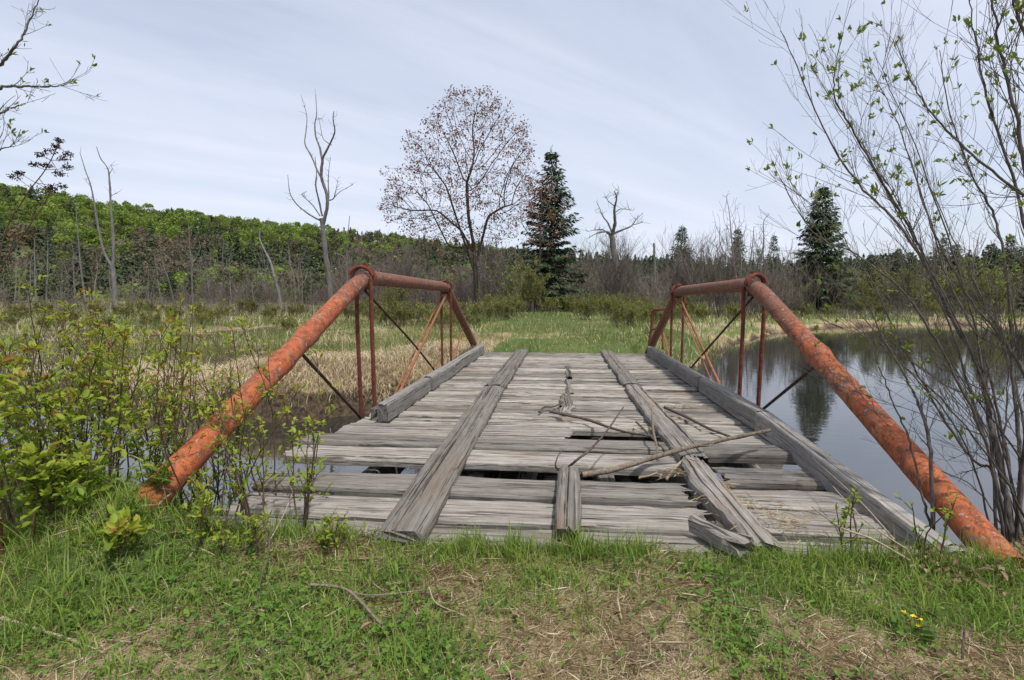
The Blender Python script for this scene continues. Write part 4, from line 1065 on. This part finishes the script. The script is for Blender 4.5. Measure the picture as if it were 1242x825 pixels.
# ----------------------------------------------------------------- trees and thickets one by one along the edge of the wood
ZONES = [(0, 128, "left of the double trunked snag"), (128, 250, "right of the double trunked snag"), (250, 340, "left of the leaning dead tree"), (340, 402, "beside the tall forked snag"), (402, 470, "behind the left truss bend"),
         (470, 545, "behind the left truss top bar"), (545, 610, "under the red leaved maple"), (610, 660, "between the maple and the tall spruce"), (660, 725, "right of the tall spruce"), (725, 790, "by the crooked dead tree"),
         (790, 870, "near the slim spruce"), (870, 960, "behind the right truss bend"), (960, 1040, "around the broad spruce beyond the pond"), (1040, 1130, "across the pond behind the alder stems"), (1130, 1260, "across the pond at the right edge")]
ORD = ["leftmost", "second", "third", "fourth", "fifth", "sixth", "seventh", "eighth", "ninth", "tenth"]
def zone(px):
    for a, b, t in ZONES:
        if a <= px < b: return t
    return ZONES[0][2] if px < 0 else ZONES[-1][2]
def belt(protos, spots, kind, cat, group, jit=.0):
    """spots: (px, Y, scale). Copies of the prototypes, each with a label naming its neighbours."""
    spots = sorted(spots); seen = {}; tot = {}; used = set()
    for s in spots: tot[zone(s[0])] = tot.get(zone(s[0]), 0) + 1
    for s in spots:
        px, Y, sc = s[:3]; z_ = zone(px); k = seen.get(z_, 0); seen[z_] = k + 1
        i = s[3] if len(s) > 3 else random.randrange(len(protos)); pr = protos[i]
        lab = f"{kind} {z_}" if tot[z_] == 1 else f"{kind} {z_}, {ORD[min(k, 9)]} from left" if k else f"{kind} {z_}, leftmost"
        o = clone(pr, i in used, place(px, Y), sc, random.uniform(0, 6.28), lab, group, sc * random.uniform(.88, 1.12)); used.add(i)
        o["category"] = cat
    for i, pr in enumerate(protos):
        if i not in used:
            for ch in list(pr.children): bpy.data.objects.remove(ch)
            bpy.data.objects.remove(pr)

def proto_conifer(H, R, seed, **kw):
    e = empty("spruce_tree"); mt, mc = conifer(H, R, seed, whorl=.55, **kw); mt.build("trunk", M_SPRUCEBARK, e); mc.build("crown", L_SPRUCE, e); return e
PC = [proto_conifer(11, 2.4, 31, gap=.05), proto_conifer(12.5, 2.0, 32, gap=.15, ragged=.4), proto_conifer(9, 2.6, 33, gap=.03)]
rs = random.Random(77)
spots = [(302, 60, .46, 2), (277, 62, .34, 0), (314, 66, .40, 0), (887, 82, .85, 1), (905, 90, .62, 0), (938, 86, .95, 1), (948, 96, .65, 0), (878, 95, .8, 1), (858, 100, .5, 0), (806, 100, .62, 1), (770, 90, .55, 0), (757, 98, .66, 1),
         (728, 92, .55, 2), (712, 100, .72, 1), (700, 84, .62, 2), (655, 70, .62, 0), (632, 85, .5, 1), (600, 100, .6, 1), (505, 76, .60, 2), (494, 88, .62, 2), (452, 92, .6, 0), (420, 94, .72, 2), (378, 90, .62, 2),
         (228, 88, .75, 2), (210, 96, .85, 2), (185, 92, .62, 2), (72, 92, .85, 2), (55, 96, .7, 0), (12, 92, .75, 1), (258, 98, .55, 0), (92, 98, .7, 2),
         (1012, 74, .72, 0), (1042, 64, .60, 1), (1060, 60, .72, 2), (1084, 66, .72, 0), (1102, 58, .66, 2), (1128, 64, .78, 1), (1150, 58, .78, 2), (1165, 64, .70, 2), (1190, 56, .80, 2), (1205, 62, .80, 2), (1222, 58, .72, 0), (1238, 56, .80, 2), (1262, 56, .8, 2), (972, 76, .66, 1), (924, 72, .62, 1), (958, 70, .55, 2)]
belt(PC, spots, "dark spruce", "conifer", "dark spruces along the edge of the wood")

PR = [proto_conifer(10, 2.3, 41, gap=.05, dens=.8), proto_conifer(9, 2.0, 42, gap=.12, ragged=.4, dens=.8)]
RIDGE = [(6, 1.0), (22, .8), (172, 1.15), (211, .75), (222, .6), (232, .7), (246, 1.1), (262, .7), (275, .75), (288, .8), (303, .7), (330, .85), (340, .6), (352, .65), (366, .7), (410, .75), (424, .9), (440, 1.0), (452, .8), (470, .7), (486, .8), (508, .7), (530, .75), (548, .8), (612, .8), (690, .8), (716, .8), (738, .7)]
belt(PR, [(px, 292 + (px * 7) % 15, sc) for px, sc in RIDGE], "small spruce on the skyline", "conifer", "spruces along the ridge of the hill")
PB = [bare_tree(9.5, 2.0, 1)[0], bare_tree(11.5, 1.7, 2, low=.35)[0], bare_tree(7.5, 2.2, 3, low=.2)[0], bare_tree(10, 1.3, 4, low=.45, n=260)[0]]
spots = []
for px in np.linspace(2, 1240, 128):
    px += rs.uniform(-6, 6); Y = rs.uniform(50, 80); sc = rs.uniform(.5, .9)
    if 640 < px < 720: sc *= .8
    if px > 960: Y = rs.uniform(58, 80); sc *= .8
    spots.append((px, Y, sc))
spots += [(899, 64, 1.3, 1), (910, 66, 1.25, 0), (920, 64, 1.2, 3), (929, 66, 1.15, 0), (940, 66, .95, 2), (888, 66, 1.0, 3), (870, 66, .85, 0), (952, 66, .9, 0), (1030, 56, .85, 2), (1078, 56, .9, 0), (1116, 54, .8, 2), (1142, 56, .9, 1), (1178, 54, .85, 0), (1212, 54, .85, 2), (806, 76, .85, 2), (868, 84, .8, 2), (1055, 70, .9, 2), (1090, 74, .95, 0)]
belt(PB, spots, "bare grey tree", "bare tree", "bare grey trees along the edge of the wood")

PT = [thicket(3.2, 1.6, 1, 20), thicket(2.6, 1.9, 2, 22), thicket(4.0, 1.5, 3, 20)]
spots = []
for px in np.linspace(225, 990, 72):
    if 615 < px < 655: continue
    px += rs.uniform(-6, 6); Y = rs.uniform(40, 52); sc = rs.uniform(.9, 1.6)
    if px < 420: Y += 10; sc *= .68
    spots.append((px, Y, sc))
for px in np.linspace(0, 220, 14): spots.append((px + rs.uniform(-6, 6), rs.uniform(50, 62), rs.uniform(.55, .85)))
for px in np.linspace(1000, 1240, 14): spots.append((px + rs.uniform(-6, 6), rs.uniform(48, 60), rs.uniform(.6, 1.0)))
belt(PT, spots, "leafless brown thicket", "shrub", "leafless brown thickets at the meadow's edge")

PG0 = 0
PG = [thicket(2.8, 1.9, 11, 15, leaf=L_GREENSHRUB, leafn=1, leafsz=.13, name="leafy_shrub"), thicket(1.7, 1.7, 12, 13, leaf=L_GREENSHRUB, leafn=1, leafsz=.12, name="leafy_shrub")]
spots = [(548, 22, .55, 1), (572, 20, .45, 1), (610, 24, .6, 1), (595, 33, .9, 1), (622, 30, .8, 1), (710, 27, .6, 1), (742, 25, .65, 1), (756, 20, .55, 1), (775, 22, .6, 1), (722, 34, .9, 1), (690, 37, .8, 1), (752, 35, .9, 1), (780, 36, .9, 1), (830, 40, .9, 1), (530, 24, .6, 1), (455, 31, .8, 1), (486, 27, .75, 1), (636, 36, 1.15, 0), (648, 37, .95, 0), (622, 36, .8, 1), (668, 34, .7, 1), (600, 28, .7, 1), (585, 26, .7, 1), (560, 27, .75, 1), (540, 30, .9, 1), (520, 28, .85, 1), (500, 31, .9, 1), (478, 36, 1.0, 0), (470, 27, .7, 1), (735, 33, .7, 1), (765, 28, .65, 1), (790, 24, .6, 1),
         (815, 34, .8, 1), (850, 36, .75, 1), (890, 38, .7, 1), (700, 36, .6, 1), (955, 46, .9, 0), (1045, 46, .9, 1), (1180, 44, .8, 1), (440, 40, .8, 1), (420, 33, .7, 1), (360, 38, .8, 1), (330, 33, .75, 1), (300, 40, .9, 1), (270, 34, .7, 1), (240, 40, .8, 1), (205, 34, .8, 1), (175, 40, .8, 1),
         (150, 32, .8, 1), (110, 36, .85, 1), (80, 30, .7, 1), (50, 36, .8, 1), (20, 30, .75, 1), (395, 28, .6, 1), (345, 24, .55, 1), (250, 26, .6, 1), (180, 25, .6, 1), (120, 23, .6, 1), (60, 22, .6, 1), (5, 24, .6, 1), (1070, 44, .8, 1), (1130, 45, .8, 1), (1220, 43, .8, 1), (975, 44, .7, 1), (1010, 43, .7, 1), (1040, 52, 1.5, 0), (1095, 51, 1.6, 0), (1140, 52, 1.4, 0), (1175, 51, 1.7, 0), (1215, 50, 1.5, 0), (960, 52, 1.2, 0), (925, 50, 1.0, 0)]
belt(PG, spots, "leafy green shrub", "shrub", "leafy shrubs in the meadow and marsh")

# a spray of rusty red young leaves on the maple sapling in front of the tall spruce
e, P_, tips = bare_tree(10, 2.0, 50, n=300, root=.09, low=.4, name="red_sapling", mt=M_MAPLEBARK)
e.location = place(652, 37.5); cr_ = MB(); T0 = P_[[t for t, _ in tips]]
T0 = np.repeat(T0, 16, 0) + RNG.normal(0, .16, (len(T0) * 16, 3)); leaves(cr_, T0, RNG.normal(0, 1, T0.shape), RNG.uniform(.10, .2, len(T0)), .10, 0, RNG.uniform(.3, 1, len(T0))); cr_.build("crown", L_MAPLE, e)
tag(e, "small red brown leaved sapling leaning against the left side of the tall spruce", "tree")

# ----------------------------------------------------------------- meadow grass on the far bank and in the marsh
def far_ok(x, y): return (shore_dist(x, y) > np.where(x > 0, .06, .25)) & (np.abs(x + .1 * y) < 1.25 * y + 2)
mg, ms = MB(), MB()
for (n, y0, y1, hgt, wd, pw) in ((70000, 7.5, 16, .30, .011, 1.0), (70000, 14, 30, .36, .018, 1.0), (60000, 27, 60, .42, .036, 1.0)):
    x = RNG.uniform(-1.35, 1.25, n); y = RNG.uniform(y0, y1, n); x = x * y
    sd = shore_dist(x, y); tuft = vnoise(x, y, .55, 61) * .6 + vnoise(x, y, 2.2, 62) * .7
    keep = far_ok(x, y) & (RNG.random(n) < np.clip(tuft * 1.5 - .35 + .3 * (np.abs(x) < 4), .06, 1)); x, y, sd, tuft = x[keep], y[keep], sd[keep], tuft[keep]
    tr = np.abs(x + .2 - .02 * (y - 12)) < 2.3 + .02 * y
    leftbank = (x < -1.4) & (y < 16) 
    straw_p = np.where(leftbank, np.clip(.62 - .5 * sstep(1.0, 3.2, sd) + (vnoise(x, y, .8, 66) - .5) * .9, .05, .95), np.where(tr, .14, .14 + .4 * (vnoise(x, y, 1.7, 63) > .56)))
    st = RNG.random(len(x)) < straw_p; hh = hgt * RNG.gamma(5, .2, len(x)) * np.where(tr, .5, 1.0) * (.5 + .7 * tuft)
    g = ~st; P3 = on_ground(x, y); P3[:, 2] -= .02; az = RNG.uniform(0, 6.283, len(x))
    blades(mg, P3[g], hh[g], wd * RNG.uniform(.6, 1.4, g.sum()), RNG.uniform(.1, 1.1, g.sum()), az[g], 0, np.clip(.40 + RNG.normal(0, .16, g.sum()) + (vnoise(x[g], y[g], 3, 64) - .5) * .5, 0, 1), seg=3)
    blades(ms, P3[st], hh[st] * 1.05, wd * .8 * RNG.uniform(.6, 1.4, st.sum()), RNG.uniform(.5, 2.4, st.sum()), az[st], 0, RNG.uniform(.3, 1, st.sum()), seg=3)
# hanging straw along the left far bank
n = 9000; x = RNG.uniform(-9, -1.7, n); y = np.interp(x, [-9, -6.5, -4.3, -3.2, -2.3, -1.7], [8.9, 8.0, 8.1, 8.9, 10.2, 10.4]) + .55 + np.abs(RNG.normal(0, .9, n)); k = shore_dist(x, y) > .3; x, y = x[k], y[k]; n = len(x)
blades(ms, on_ground(x, y), RNG.uniform(.25, .6, n), RNG.uniform(.006, .014, n), RNG.uniform(1.2, 2.8, n), RNG.normal(-1.57, .8, n), 0, RNG.uniform(.2, 1, n), seg=4)
tag(mg.build("meadow_grass", L_MEADOW), kind="stuff"); tag(ms.build("dry_meadow_grass", L_STRAW), kind="stuff")
# grey sticks and reeds of the drowned marsh, far left
mb = MB(); n = 2600; y = RNG.uniform(40, 60, n); x = RNG.uniform(-1.15, -.42, n) * y; h = RNG.uniform(.4, 1.7, n)
blades(mb, on_ground(x, y), h, RNG.uniform(.02, .05, n), RNG.uniform(0, .7, n), RNG.uniform(0, 6.283, n), 0, RNG.uniform(.0, 1, n), seg=2)
n = 1500; y = RNG.uniform(34, 58, n); x = RNG.uniform(.5, 1.1, n) * y; k = shore_dist(x, y) > .2; x, y = x[k], y[k]; n = len(x)
blades(mb, on_ground(x, y), RNG.uniform(.3, 1.0, n), RNG.uniform(.02, .05, n), RNG.uniform(0, .9, n), RNG.uniform(0, 6.283, n), 0, RNG.uniform(.0, 1, n), seg=2)
tag(mb.build("marsh_reeds", leaf_mat("grey_reed", [(0, (.13, .11, .09)), (.6, (.25, .22, .19)), (1, (.36, .33, .29))], .1)), kind="stuff")

# ----------------------------------------------------------------- leafy shrubs on the near bank
def rising(p, d, L, r, rg, seg=8, up=.10, wob=.10):
    pts = [p]
    for k in range(seg):
        d = (d + Vector((rg.gauss(0, wob), rg.gauss(0, wob), rg.gauss(up, wob * .6)))).normalized(); pts.append(pts[-1] + d * L / seg)
    return pts, d

def near_shrub(label, px, Y, H, seed, stems=6, spread=.22, leaf=(.028, .055), hue=.5, dens=1.0, red=.25, mat=None, group="leafy shrubs on the near bank", loc=None, lm=None, lean=(0, 0)):
    rg = random.Random(seed); p0 = at(px, 600, y=Y)
    base = Vector(loc) if loc else Vector((p0.x, Y, mz(p0.x, Y) - .03))
    H = H - base.z - .03 if loc is None else H
    e = empty("leafy_shrub", base); st, lf = MB(), MB(); tw = st; LP, LD, LT, LS = [], [], [], []
    def rosette(p, d, n, t):
        for q in range(n):
            dd = (d * rg.uniform(.2, 1.0) + Vector((rg.gauss(0, .7), rg.gauss(0, .7), rg.gauss(.15, .4)))).normalized()
            LP.append(p + d * rg.uniform(-.02, .015)); LD.append(dd); LT.append(min(1, max(0, t + rg.gauss(0, .14)))); LS.append(rg.uniform(*leaf) * .92)
    for s in range(stems):
        a = rg.uniform(0, 6.283); q = rg.uniform(0, spread)
        h = H * rg.uniform(.55, 1.0); d0 = Vector((math.cos(a) * .22 + lean[0], math.sin(a) * .22 + lean[1], 1)).normalized()
        pts, d = rising(Vector((math.cos(a) * q, math.sin(a) * q, 0)), d0, h * 1.03, .005, rg)
        tube(st, pts, np.linspace(.0055, .0018, len(pts)), 5, cap=False)
        rosette(pts[-1], d, 4, hue - red * rg.random() * 1.6)
        for k in range(int(rg.randint(8, 12) * dens)):
            t = rg.uniform(.22, .98); i = min(len(pts) - 2, int(t * (len(pts) - 1))); b = pts[i].lerp(pts[i + 1], t * (len(pts) - 1) - i)
            dd = (d0 * .6 + Vector((rg.gauss(0, .7), rg.gauss(0, .7), rg.gauss(.25, .3)))).normalized()
            L = rg.uniform(.05, .22) * (1.15 - .6 * t) * max(.6, H); tp, td = rising(b, dd, L, .002, rg, 4, .12, .16)
            tube(tw, tp, np.linspace(.0024, .0011, len(tp)), 3, cap=False)
            hh = hue - red * rg.random() * (.4 + t) + .25 * (1 - t)
            rosette(tp[-1], td, rg.randint(3, 4), hh)
            for m_ in tp[1:-1]:
                if rg.random() < .55: rosette(m_, td, 1, hh)
    st.build("stems", mat or M_SHRUBSTEM, e)
    leaves(lf, np.array([tuple(v) for v in LP]), np.array([tuple(v) for v in LD]), np.array(LS), np.array(LS) * RNG.uniform(.42, .6, len(LS)), 0, np.array(LT), fold=.22)
    lf.build("foliage", lm or L_SHRUB, e)
    return tag(e, label, "shrub", group)

near_shrub("yellow green leafy shrub at the left edge, front of the bank bushes", 12, 2.05, .9, 1, 7, hue=.5, leaf=(.04, .075), red=.2)
near_shrub("large leaved green shrub beside the rusty stake at the left edge", 40, 2.5, 1.15, 2, 8, hue=.45, leaf=(.04, .07), red=.15)
near_shrub("tall shrub with dark stems under the dry seed heads at the left edge", 10, 2.75, 1.4, 3, 8, hue=.42, leaf=(.03, .052), red=.15)
near_shrub("bushy green shrub second from the left edge in the bank thicket", 80, 2.45, 1.05, 4, 8, hue=.46, leaf=(.035, .065), dens=1.1, red=.2)
near_shrub("shrub with bronze tipped leaves behind the bushy shrub at left", 105, 2.95, 1.28, 5, 8, hue=.42, red=.28)
near_shrub("broad green shrub in the middle of the left bank thicket", 140, 2.55, 1.08, 6, 8, hue=.45, leaf=(.03, .06), dens=1.1, red=.2)
near_shrub("upright shrub with a thick dark stem cluster left of the orange pipe foot", 178, 2.75, 1.24, 7, 8, hue=.42, red=.22)
near_shrub("tall airy shrub whose top stands against the marsh left of the pipe", 205, 3.0, 1.30, 8, 6, hue=.42, red=.18, spread=.15)
near_shrub("low dark green shrub in front of the orange pipe foot", 135, 2.2, .42, 9, 7, hue=.75, leaf=(.03, .06), red=.1)
near_shrub("fine leaved shrub just right of the orange pipe foot", 238, 2.5, .98, 10, 6, hue=.42, leaf=(.022, .042), red=.3, dens=.9)
near_shrub("bright lime sprig shrub crossing the lower part of the left pipe", 262, 2.55, 1.08, 11, 5, hue=.4, spread=.12, leaf=(.025, .045), red=.12)
near_shrub("slender shrub with pale stems beside the left deck corner", 312, 2.42, .8, 12, 5, hue=.4, spread=.12, leaf=(.022, .04), red=.15, dens=.8)
near_shrub("lime green shrub standing at the left end of the deck planks", 362, 2.45, .82, 13, 4, hue=.42, spread=.07, leaf=(.025, .045), red=.1)
near_shrub("leafy shrub overlapping the upper middle of the left pipe", 335, 2.9, 1.1, 14, 5, hue=.38, spread=.12, leaf=(.024, .044), red=.12, dens=.9)
near_shrub("low bright sprout in the turf under the left deck corner", 290, 2.15, .22, 15, 4, hue=.42, spread=.08, leaf=(.02, .036), red=.05)
near_shrub("low leafy sprout with bronze leaves in the turf at far left", 140, 1.95, .20, 16, 3, hue=.4, spread=.12, leaf=(.04, .07), red=.2)
near_shrub("dense green shrub low at the left edge of the water", 60, 2.9, .62, 17, 8, hue=.68, leaf=(.03, .06), red=.12, dens=1.1)
near_shrub("small green shrub behind the fine leaved shrub by the pipe", 225, 2.9, .66, 18, 6, hue=.6, leaf=(.028, .05), red=.15)
near_shrub("thin sprig with a few green leaves in front of the right kerb", 1040, 2.55, .44, 19, 4, hue=.55, spread=.06, leaf=(.02, .036), red=.08, dens=.55)
near_shrub("small sprouting sprig against the near foot of the right pipe", 1125, 2.4, .38, 20, 3, hue=.5, spread=.06, leaf=(.02, .034), red=.1, dens=.5)
near_shrub("yellow tipped low sprout in the turf left of the centre front", 395, 2.25, .16, 21, 4, hue=.38, spread=.07, leaf=(.018, .03), red=.05)

near_shrub("airy shrub with small lime leaves before the marsh at far left", 60, 3.05, 1.36, 30, 7, hue=.4, red=.16, leaf=(.026, .046))
near_shrub("airy lime leaved shrub between the bronze tipped shrub and the dark stemmed one", 128, 3.05, 1.28, 31, 7, hue=.4, red=.16, leaf=(.026, .046))
near_shrub("light green shrub whose tips reach the marsh line left of the pipe middle", 236, 3.05, 1.22, 32, 6, hue=.4, red=.14, leaf=(.026, .046))
near_shrub("lime leaved shrub beyond the pipe against the straw bank", 292, 3.1, 1.02, 34, 5, hue=.4, red=.14, leaf=(.026, .046))

near_shrub("small bright shrub between the pipe foot and the deck corner", 258, 2.2, .40, 41, 4, hue=.4, red=.1, leaf=(.024, .042))
near_shrub("broad leaved yellow green shrub low in front of the left thicket", 95, 2.08, .56, 42, 7, hue=.45, red=.12, leaf=(.035, .065))

# ---- dry seed stalks in front of the hill at the upper left
def stalk(label, pix, Y, heads, seed):
    b0 = at(*pix[0], y=Y); e = empty("seed_stalk", b0); st = MB(); pts = catmull([at(px, py, y=Y) - b0 for px, py in pix], 6)
    tube(st, pts, np.linspace(.0042, .0018, len(pts)), 5); rg = np.random.default_rng(seed)
    for (px, py, r) in heads:
        c = at(px, py, y=Y + rg.normal(0, .05)) - b0; rr = r * Y / F_PX; cap = MB()
        k = min(range(len(pts)), key=lambda i: (pts[i] - c).length + (0.03 if pts[i].z > c.z else 0))
        tube(st, [pts[k], pts[k].lerp(c, .6) + Vector((0, 0, -.004)), c], [.0018, .0014, .001], 3, cap=False)
        n = 70; v = norm(rg.normal(0, 1, (n, 3))) * (rg.random((n, 1)) ** .4) * rr * np.array([1.15, 1, .62]) + np.array(tuple(c))
        leaves(cap, v, rg.normal(0, 1, (n, 3)), rg.uniform(.006, .011, n), rg.uniform(.004, .007, n), 0, rg.random(n), fold=.5)
        cap.build("seed_head", L_SEED, e)
    st.build("stem", M_SHRUBSTEM, e); return tag(e, label, "seed stalk")
stalk("tall stalk carrying a spray of dark brown dry seed heads at upper left", [(-14, 560), (-6, 420), (2, 298), (30, 240), (55, 206), (74, 170)], 2.3,
      [(72, 171, 6), (62, 184, 7), (50, 188, 6), (42, 200, 6), (57, 201, 6), (78, 193, 7), (82, 203, 6), (73, 211, 7), (60, 231, 9), (75, 226, 6), (82, 187, 6), (68, 178, 5)], 1)
stalk("second dry seed stalk with a small dark head just left of the tall one", [(-20, 580), (-10, 400), (0, 330), (28, 285), (52, 250), (66, 222)], 2.2, [(63, 228, 6), (18, 214, 8), (24, 210, 5)], 2)

# ---- leafless tall shrub reaching in from beyond the left edge
def traced_shrub(name, label, cat, base, stems, mat, lm, seed, twig=(3, 6), twl=(.15, .5), leafp=.3, leafz=(1.2, 3.5), lsz=(.018, .034), r0=.02, ltn=(2, 4)):
    """A many stemmed shrub: stems follow points of the place, each keeps its own distance; side twigs grow at random."""
    rg = random.Random(seed); e = empty(name, base); base = Vector(base); LP, LD = [], []
    for (pix, ra, rb) in stems:
        st = MB(); tw = st; raw = [at(px, py, y=Y) - base for px, py, Y in pix]
        pts = catmull(raw, 7); pts = [p + Vector((rg.gauss(0, .003), rg.gauss(0, .003), rg.gauss(0, .002))) for p in pts]
        tube(st, pts, np.linspace(ra, rb, len(pts)), 7, jitter=.06); L = sum((b - a).length for a, b in zip(pts, pts[1:]))
        def side(b, d, ln, r, lvl):
            tp, td = rising(b, d, ln, r, rg, 6, .05, .08); tube(tw, tp, np.linspace(r, max(.0009, r * .4), 7), 4 if lvl == 0 else 3, cap=False)
            zt = (tp[-1] + base).z
            if rg.random() < leafp * (1 if leafz[0] < zt < leafz[1] else .15):
                for k in range(rg.randint(*ltn)):
                    LP.append(tp[-1] + Vector((rg.gauss(0, .006), rg.gauss(0, .006), rg.gauss(0, .006)))); LD.append((td + Vector((rg.gauss(0, .6), rg.gauss(0, .6), rg.gauss(.2, .4)))).normalized())
            if lvl < 2:
                for k in range(rg.randint(2, 4) if lvl == 0 else rg.randint(0, 2)):
                    i = rg.randint(1, 5); dd = (td + Vector((rg.gauss(0, .5), rg.gauss(0, .5), rg.gauss(.05, .45)))).normalized(); side(tp[i], dd, ln * rg.uniform(.25, .6), r * .6, lvl + 1)
        for k in range(int(L * rg.uniform(*twig))):
            t = rg.uniform(.18, 1.0) ; i = min(len(pts) - 2, int(t * (len(pts) - 1))); d = (pts[i + 1] - pts[i]).normalized()
            dd = (d * 1.1 + Vector((rg.gauss(0, .42), rg.gauss(0, .4), rg.gauss(.05, .32)))).normalized(); side(pts[i], dd, rg.uniform(*twl), max(.0014, min(.0032, (ra + (rb - ra) * t) * .35)), 0)
        st.build("stem", mat, e)
    if LP:
        n = len(LP); lf = MB(); leaves(lf, np.array([tuple(v) for v in LP]), np.array([tuple(v) for v in LD]), RNG.uniform(*lsz, n), RNG.uniform(lsz[0] * .4, lsz[1] * .45, n), 0, RNG.random(n)); lf.build("foliage", lm, e)
    return tag(e, label, cat)

lb = Vector((-3.35, 2.55, -.3))
traced_shrub("bare_shrub", "tall bare shrub reaching thin twigs in from beyond the left edge, against the sky", "shrub", lb,
    [([(-190, 640, 2.5), (-150, 400, 2.5), (-90, 220, 2.55), (-30, 125, 2.6), (0, 107, 2.65), (30, 105, 2.7), (58, 105, 2.75), (82, 102, 2.8)], .016, .002),
     ([(-195, 640, 2.6), (-165, 380, 2.7), (-100, 200, 2.8), (-40, 100, 2.85), (0, 77, 2.9), (20, 55, 2.9), (35, 27, 2.95), (48, -2, 3.0)], .016, .0025),
     ([(-185, 640, 2.45), (-130, 420, 2.4), (-70, 250, 2.4), (-30, 170, 2.45), (0, 138, 2.45), (18, 130, 2.5), (30, 126, 2.5)], .012, .0018),
     ([(-188, 640, 2.4), (-110, 460, 2.35), (-60, 300, 2.35), (-20, 205, 2.4), (0, 182, 2.4), (18, 178, 2.4)], .011, .0015)], M_ALDER, L_ALDER, 5, twig=(3, 5), twl=(.08, .24), leafp=.15, leafz=(1.5, 4), lsz=(.018, .035))

ab = at(1224, 660, z=-.12); ab.z = mz(ab.x, ab.y) - .08
Y0 = ab.y
AL = [([(1227, 657, 0), (1219, 596, .05), (1206, 534, .1), (1196, 477, .18), (1178, 426, .25), (1160, 398, .3), (1126, 328, .4), (1086, 268, .5), (1042, 224, .6), (1002, 164, .7), (972, 94, .75), (947, 37, .8)], .023, .0035),
      ([(1160, 398, .3), (1130, 330, .32), (1106, 283, .3), (1066, 214, .25), (1032, 154, .2), (1012, 119, .15), (1014, 80, .12), (1022, 40, .1)], .012, .003),
      ([(1236, 657, .1), (1238, 560, .3), (1230, 470, .4), (1221, 330, .5), (1206, 263, .6), (1180, 215, .6), (1150, 130, .7), (1140, 60, .75)], .017, .003),
      ([(1260, 660, -.1), (1268, 450, -.1), (1262, 300, -.1), (1243, 200, -.1), (1226, 114, -.1), (1211, 50, -.1), (1202, -20, -.1)], .020, .006),
      ([(1275, 650, .1), (1282, 400, .2), (1262, 250, .25), (1240, 236, .3), (1186, 194, .4), (1136, 144, .5), (1106, 100, .55), (1086, 50, .6)], .017, .003),
      ([(1232, 655, .05), (1246, 480, .0), (1225, 425, .0), (1205, 398, .05), (1165, 345, .1), (1120, 250, .15), (1108, 180, .2)], .015, .003),
      ([(1262, 655, .2), (1258, 400, .4), (1238, 250, .45), (1200, 130, .5), (1183, 50, .5), (1174, -15, .5)], .016, .004),
      ([(1222, 655, .05), (1205, 575, .1), (1183, 560, .15), (1157, 529, .2), (1127, 477, .3), (1085, 400, .4), (1050, 330, .5), (1000, 262, .6), (935, 212, .7)], .013, .002),
      ([(1218, 655, -.05), (1195, 540, -.1), (1150, 440, -.15), (1100, 360, -.15), (1040, 310, -.15), (985, 280, -.1), (945, 215, -.1)], .011, .002),
      ([(1240, 655, .3), (1215, 520, .5), (1190, 420, .6), (1150, 340, .8), (1110, 210, .9), (1075, 120, 1.0), (1050, 110, 1.0)], .013, .002),
      ([(1245, 650, .5), (1240, 500, .7), (1200, 380, .9), (1160, 300, 1.1), (1130, 230, 1.3), (1100, 190, 1.4)], .012, .002),
      ([(1270, 640, -.3), (1290, 300, -.3), (1270, 120, -.3), (1242, 40, -.3), (1222, -20, -.3)], .016, .006),
      ([(1225, 650, .2), (1180, 590, .3), (1120, 560, .4), (1060, 500, .45), (1010, 470, .5)], .006, .0015),
      ([(1230, 640, .1), (1200, 500, .2), (1150, 470, .3), (1090, 430, .35), (1030, 400, .4), (985, 390, .4)], .007, .0015)]
ra_ = random.Random(90)
for k in range(9):
    ex, ey = ra_.uniform(930, 1235), ra_.uniform(60, 430); bx = ra_.uniform(1205, 1265); dd_ = ra_.uniform(-.5, 1.2)
    m1 = (bx + (ex - bx) * .30 + ra_.uniform(0, 25), 655 + (ey - 655) * .38, dd_ * .35); m2 = (bx + (ex - bx) * .66 + ra_.uniform(0, 20), 655 + (ey - 655) * .72, dd_ * .7)
    AL.append(([(bx, 655, 0), m1, m2, (ex, ey, dd_)], ra_.uniform(.007, .012), .0018))
for k in range(5):
    ex, ey = ra_.uniform(960, 1150), ra_.uniform(330, 560); bx = ra_.uniform(1195, 1250); by = ra_.uniform(420, 640); dd_ = ra_.uniform(0, .7)
    AL.append(([(bx, by, .1), ((bx + ex) / 2, (by + ey) / 2 - ra_.uniform(-5, 25), dd_ * .5), (ex, ey, dd_)], .0045, .0013))
traced_shrub("alder_shrub", "large nearly bare many stemmed shrub with tiny green leaves at the right bank", "shrub", ab,
             [([(px, py, Y0 + d) for px, py, d in pix], ra * .72, rb * .62) for pix, ra, rb in AL], M_ALDER, L_ALDER, 21, twig=(7, 10), twl=(.14, .62), leafp=.15, leafz=(1.75, 4), lsz=(.020, .042), ltn=(4, 7))
sb = at(1132, 648, z=-.05); sb.z = mz(sb.x, sb.y) - .05; Y1 = sb.y
traced_shrub("alder_shrub", "slim two stemmed leafless shrub standing at the near foot of the right pipe", "shrub", sb,
             [([(px, py, Y1 + d) for px, py, d in pix], ra, rb) for pix, ra, rb in
              [([(1132, 647, 0), (1129, 554, .05), (1124, 520, .1), (1112, 485, .15), (1090, 441, .2), (1070, 405, .25), (1045, 350, .3)], .011, .002),
               ([(1131, 648, .02), (1118, 600, .08), (1106, 545, .15), (1088, 500, .2), (1070, 455, .25), (1055, 415, .3), (1040, 395, .3)], .007, .0015)]], M_ALDER, L_ALDER, 33, twig=(4, 7), twl=(.1, .35), leafp=.2, leafz=(.3, 3))
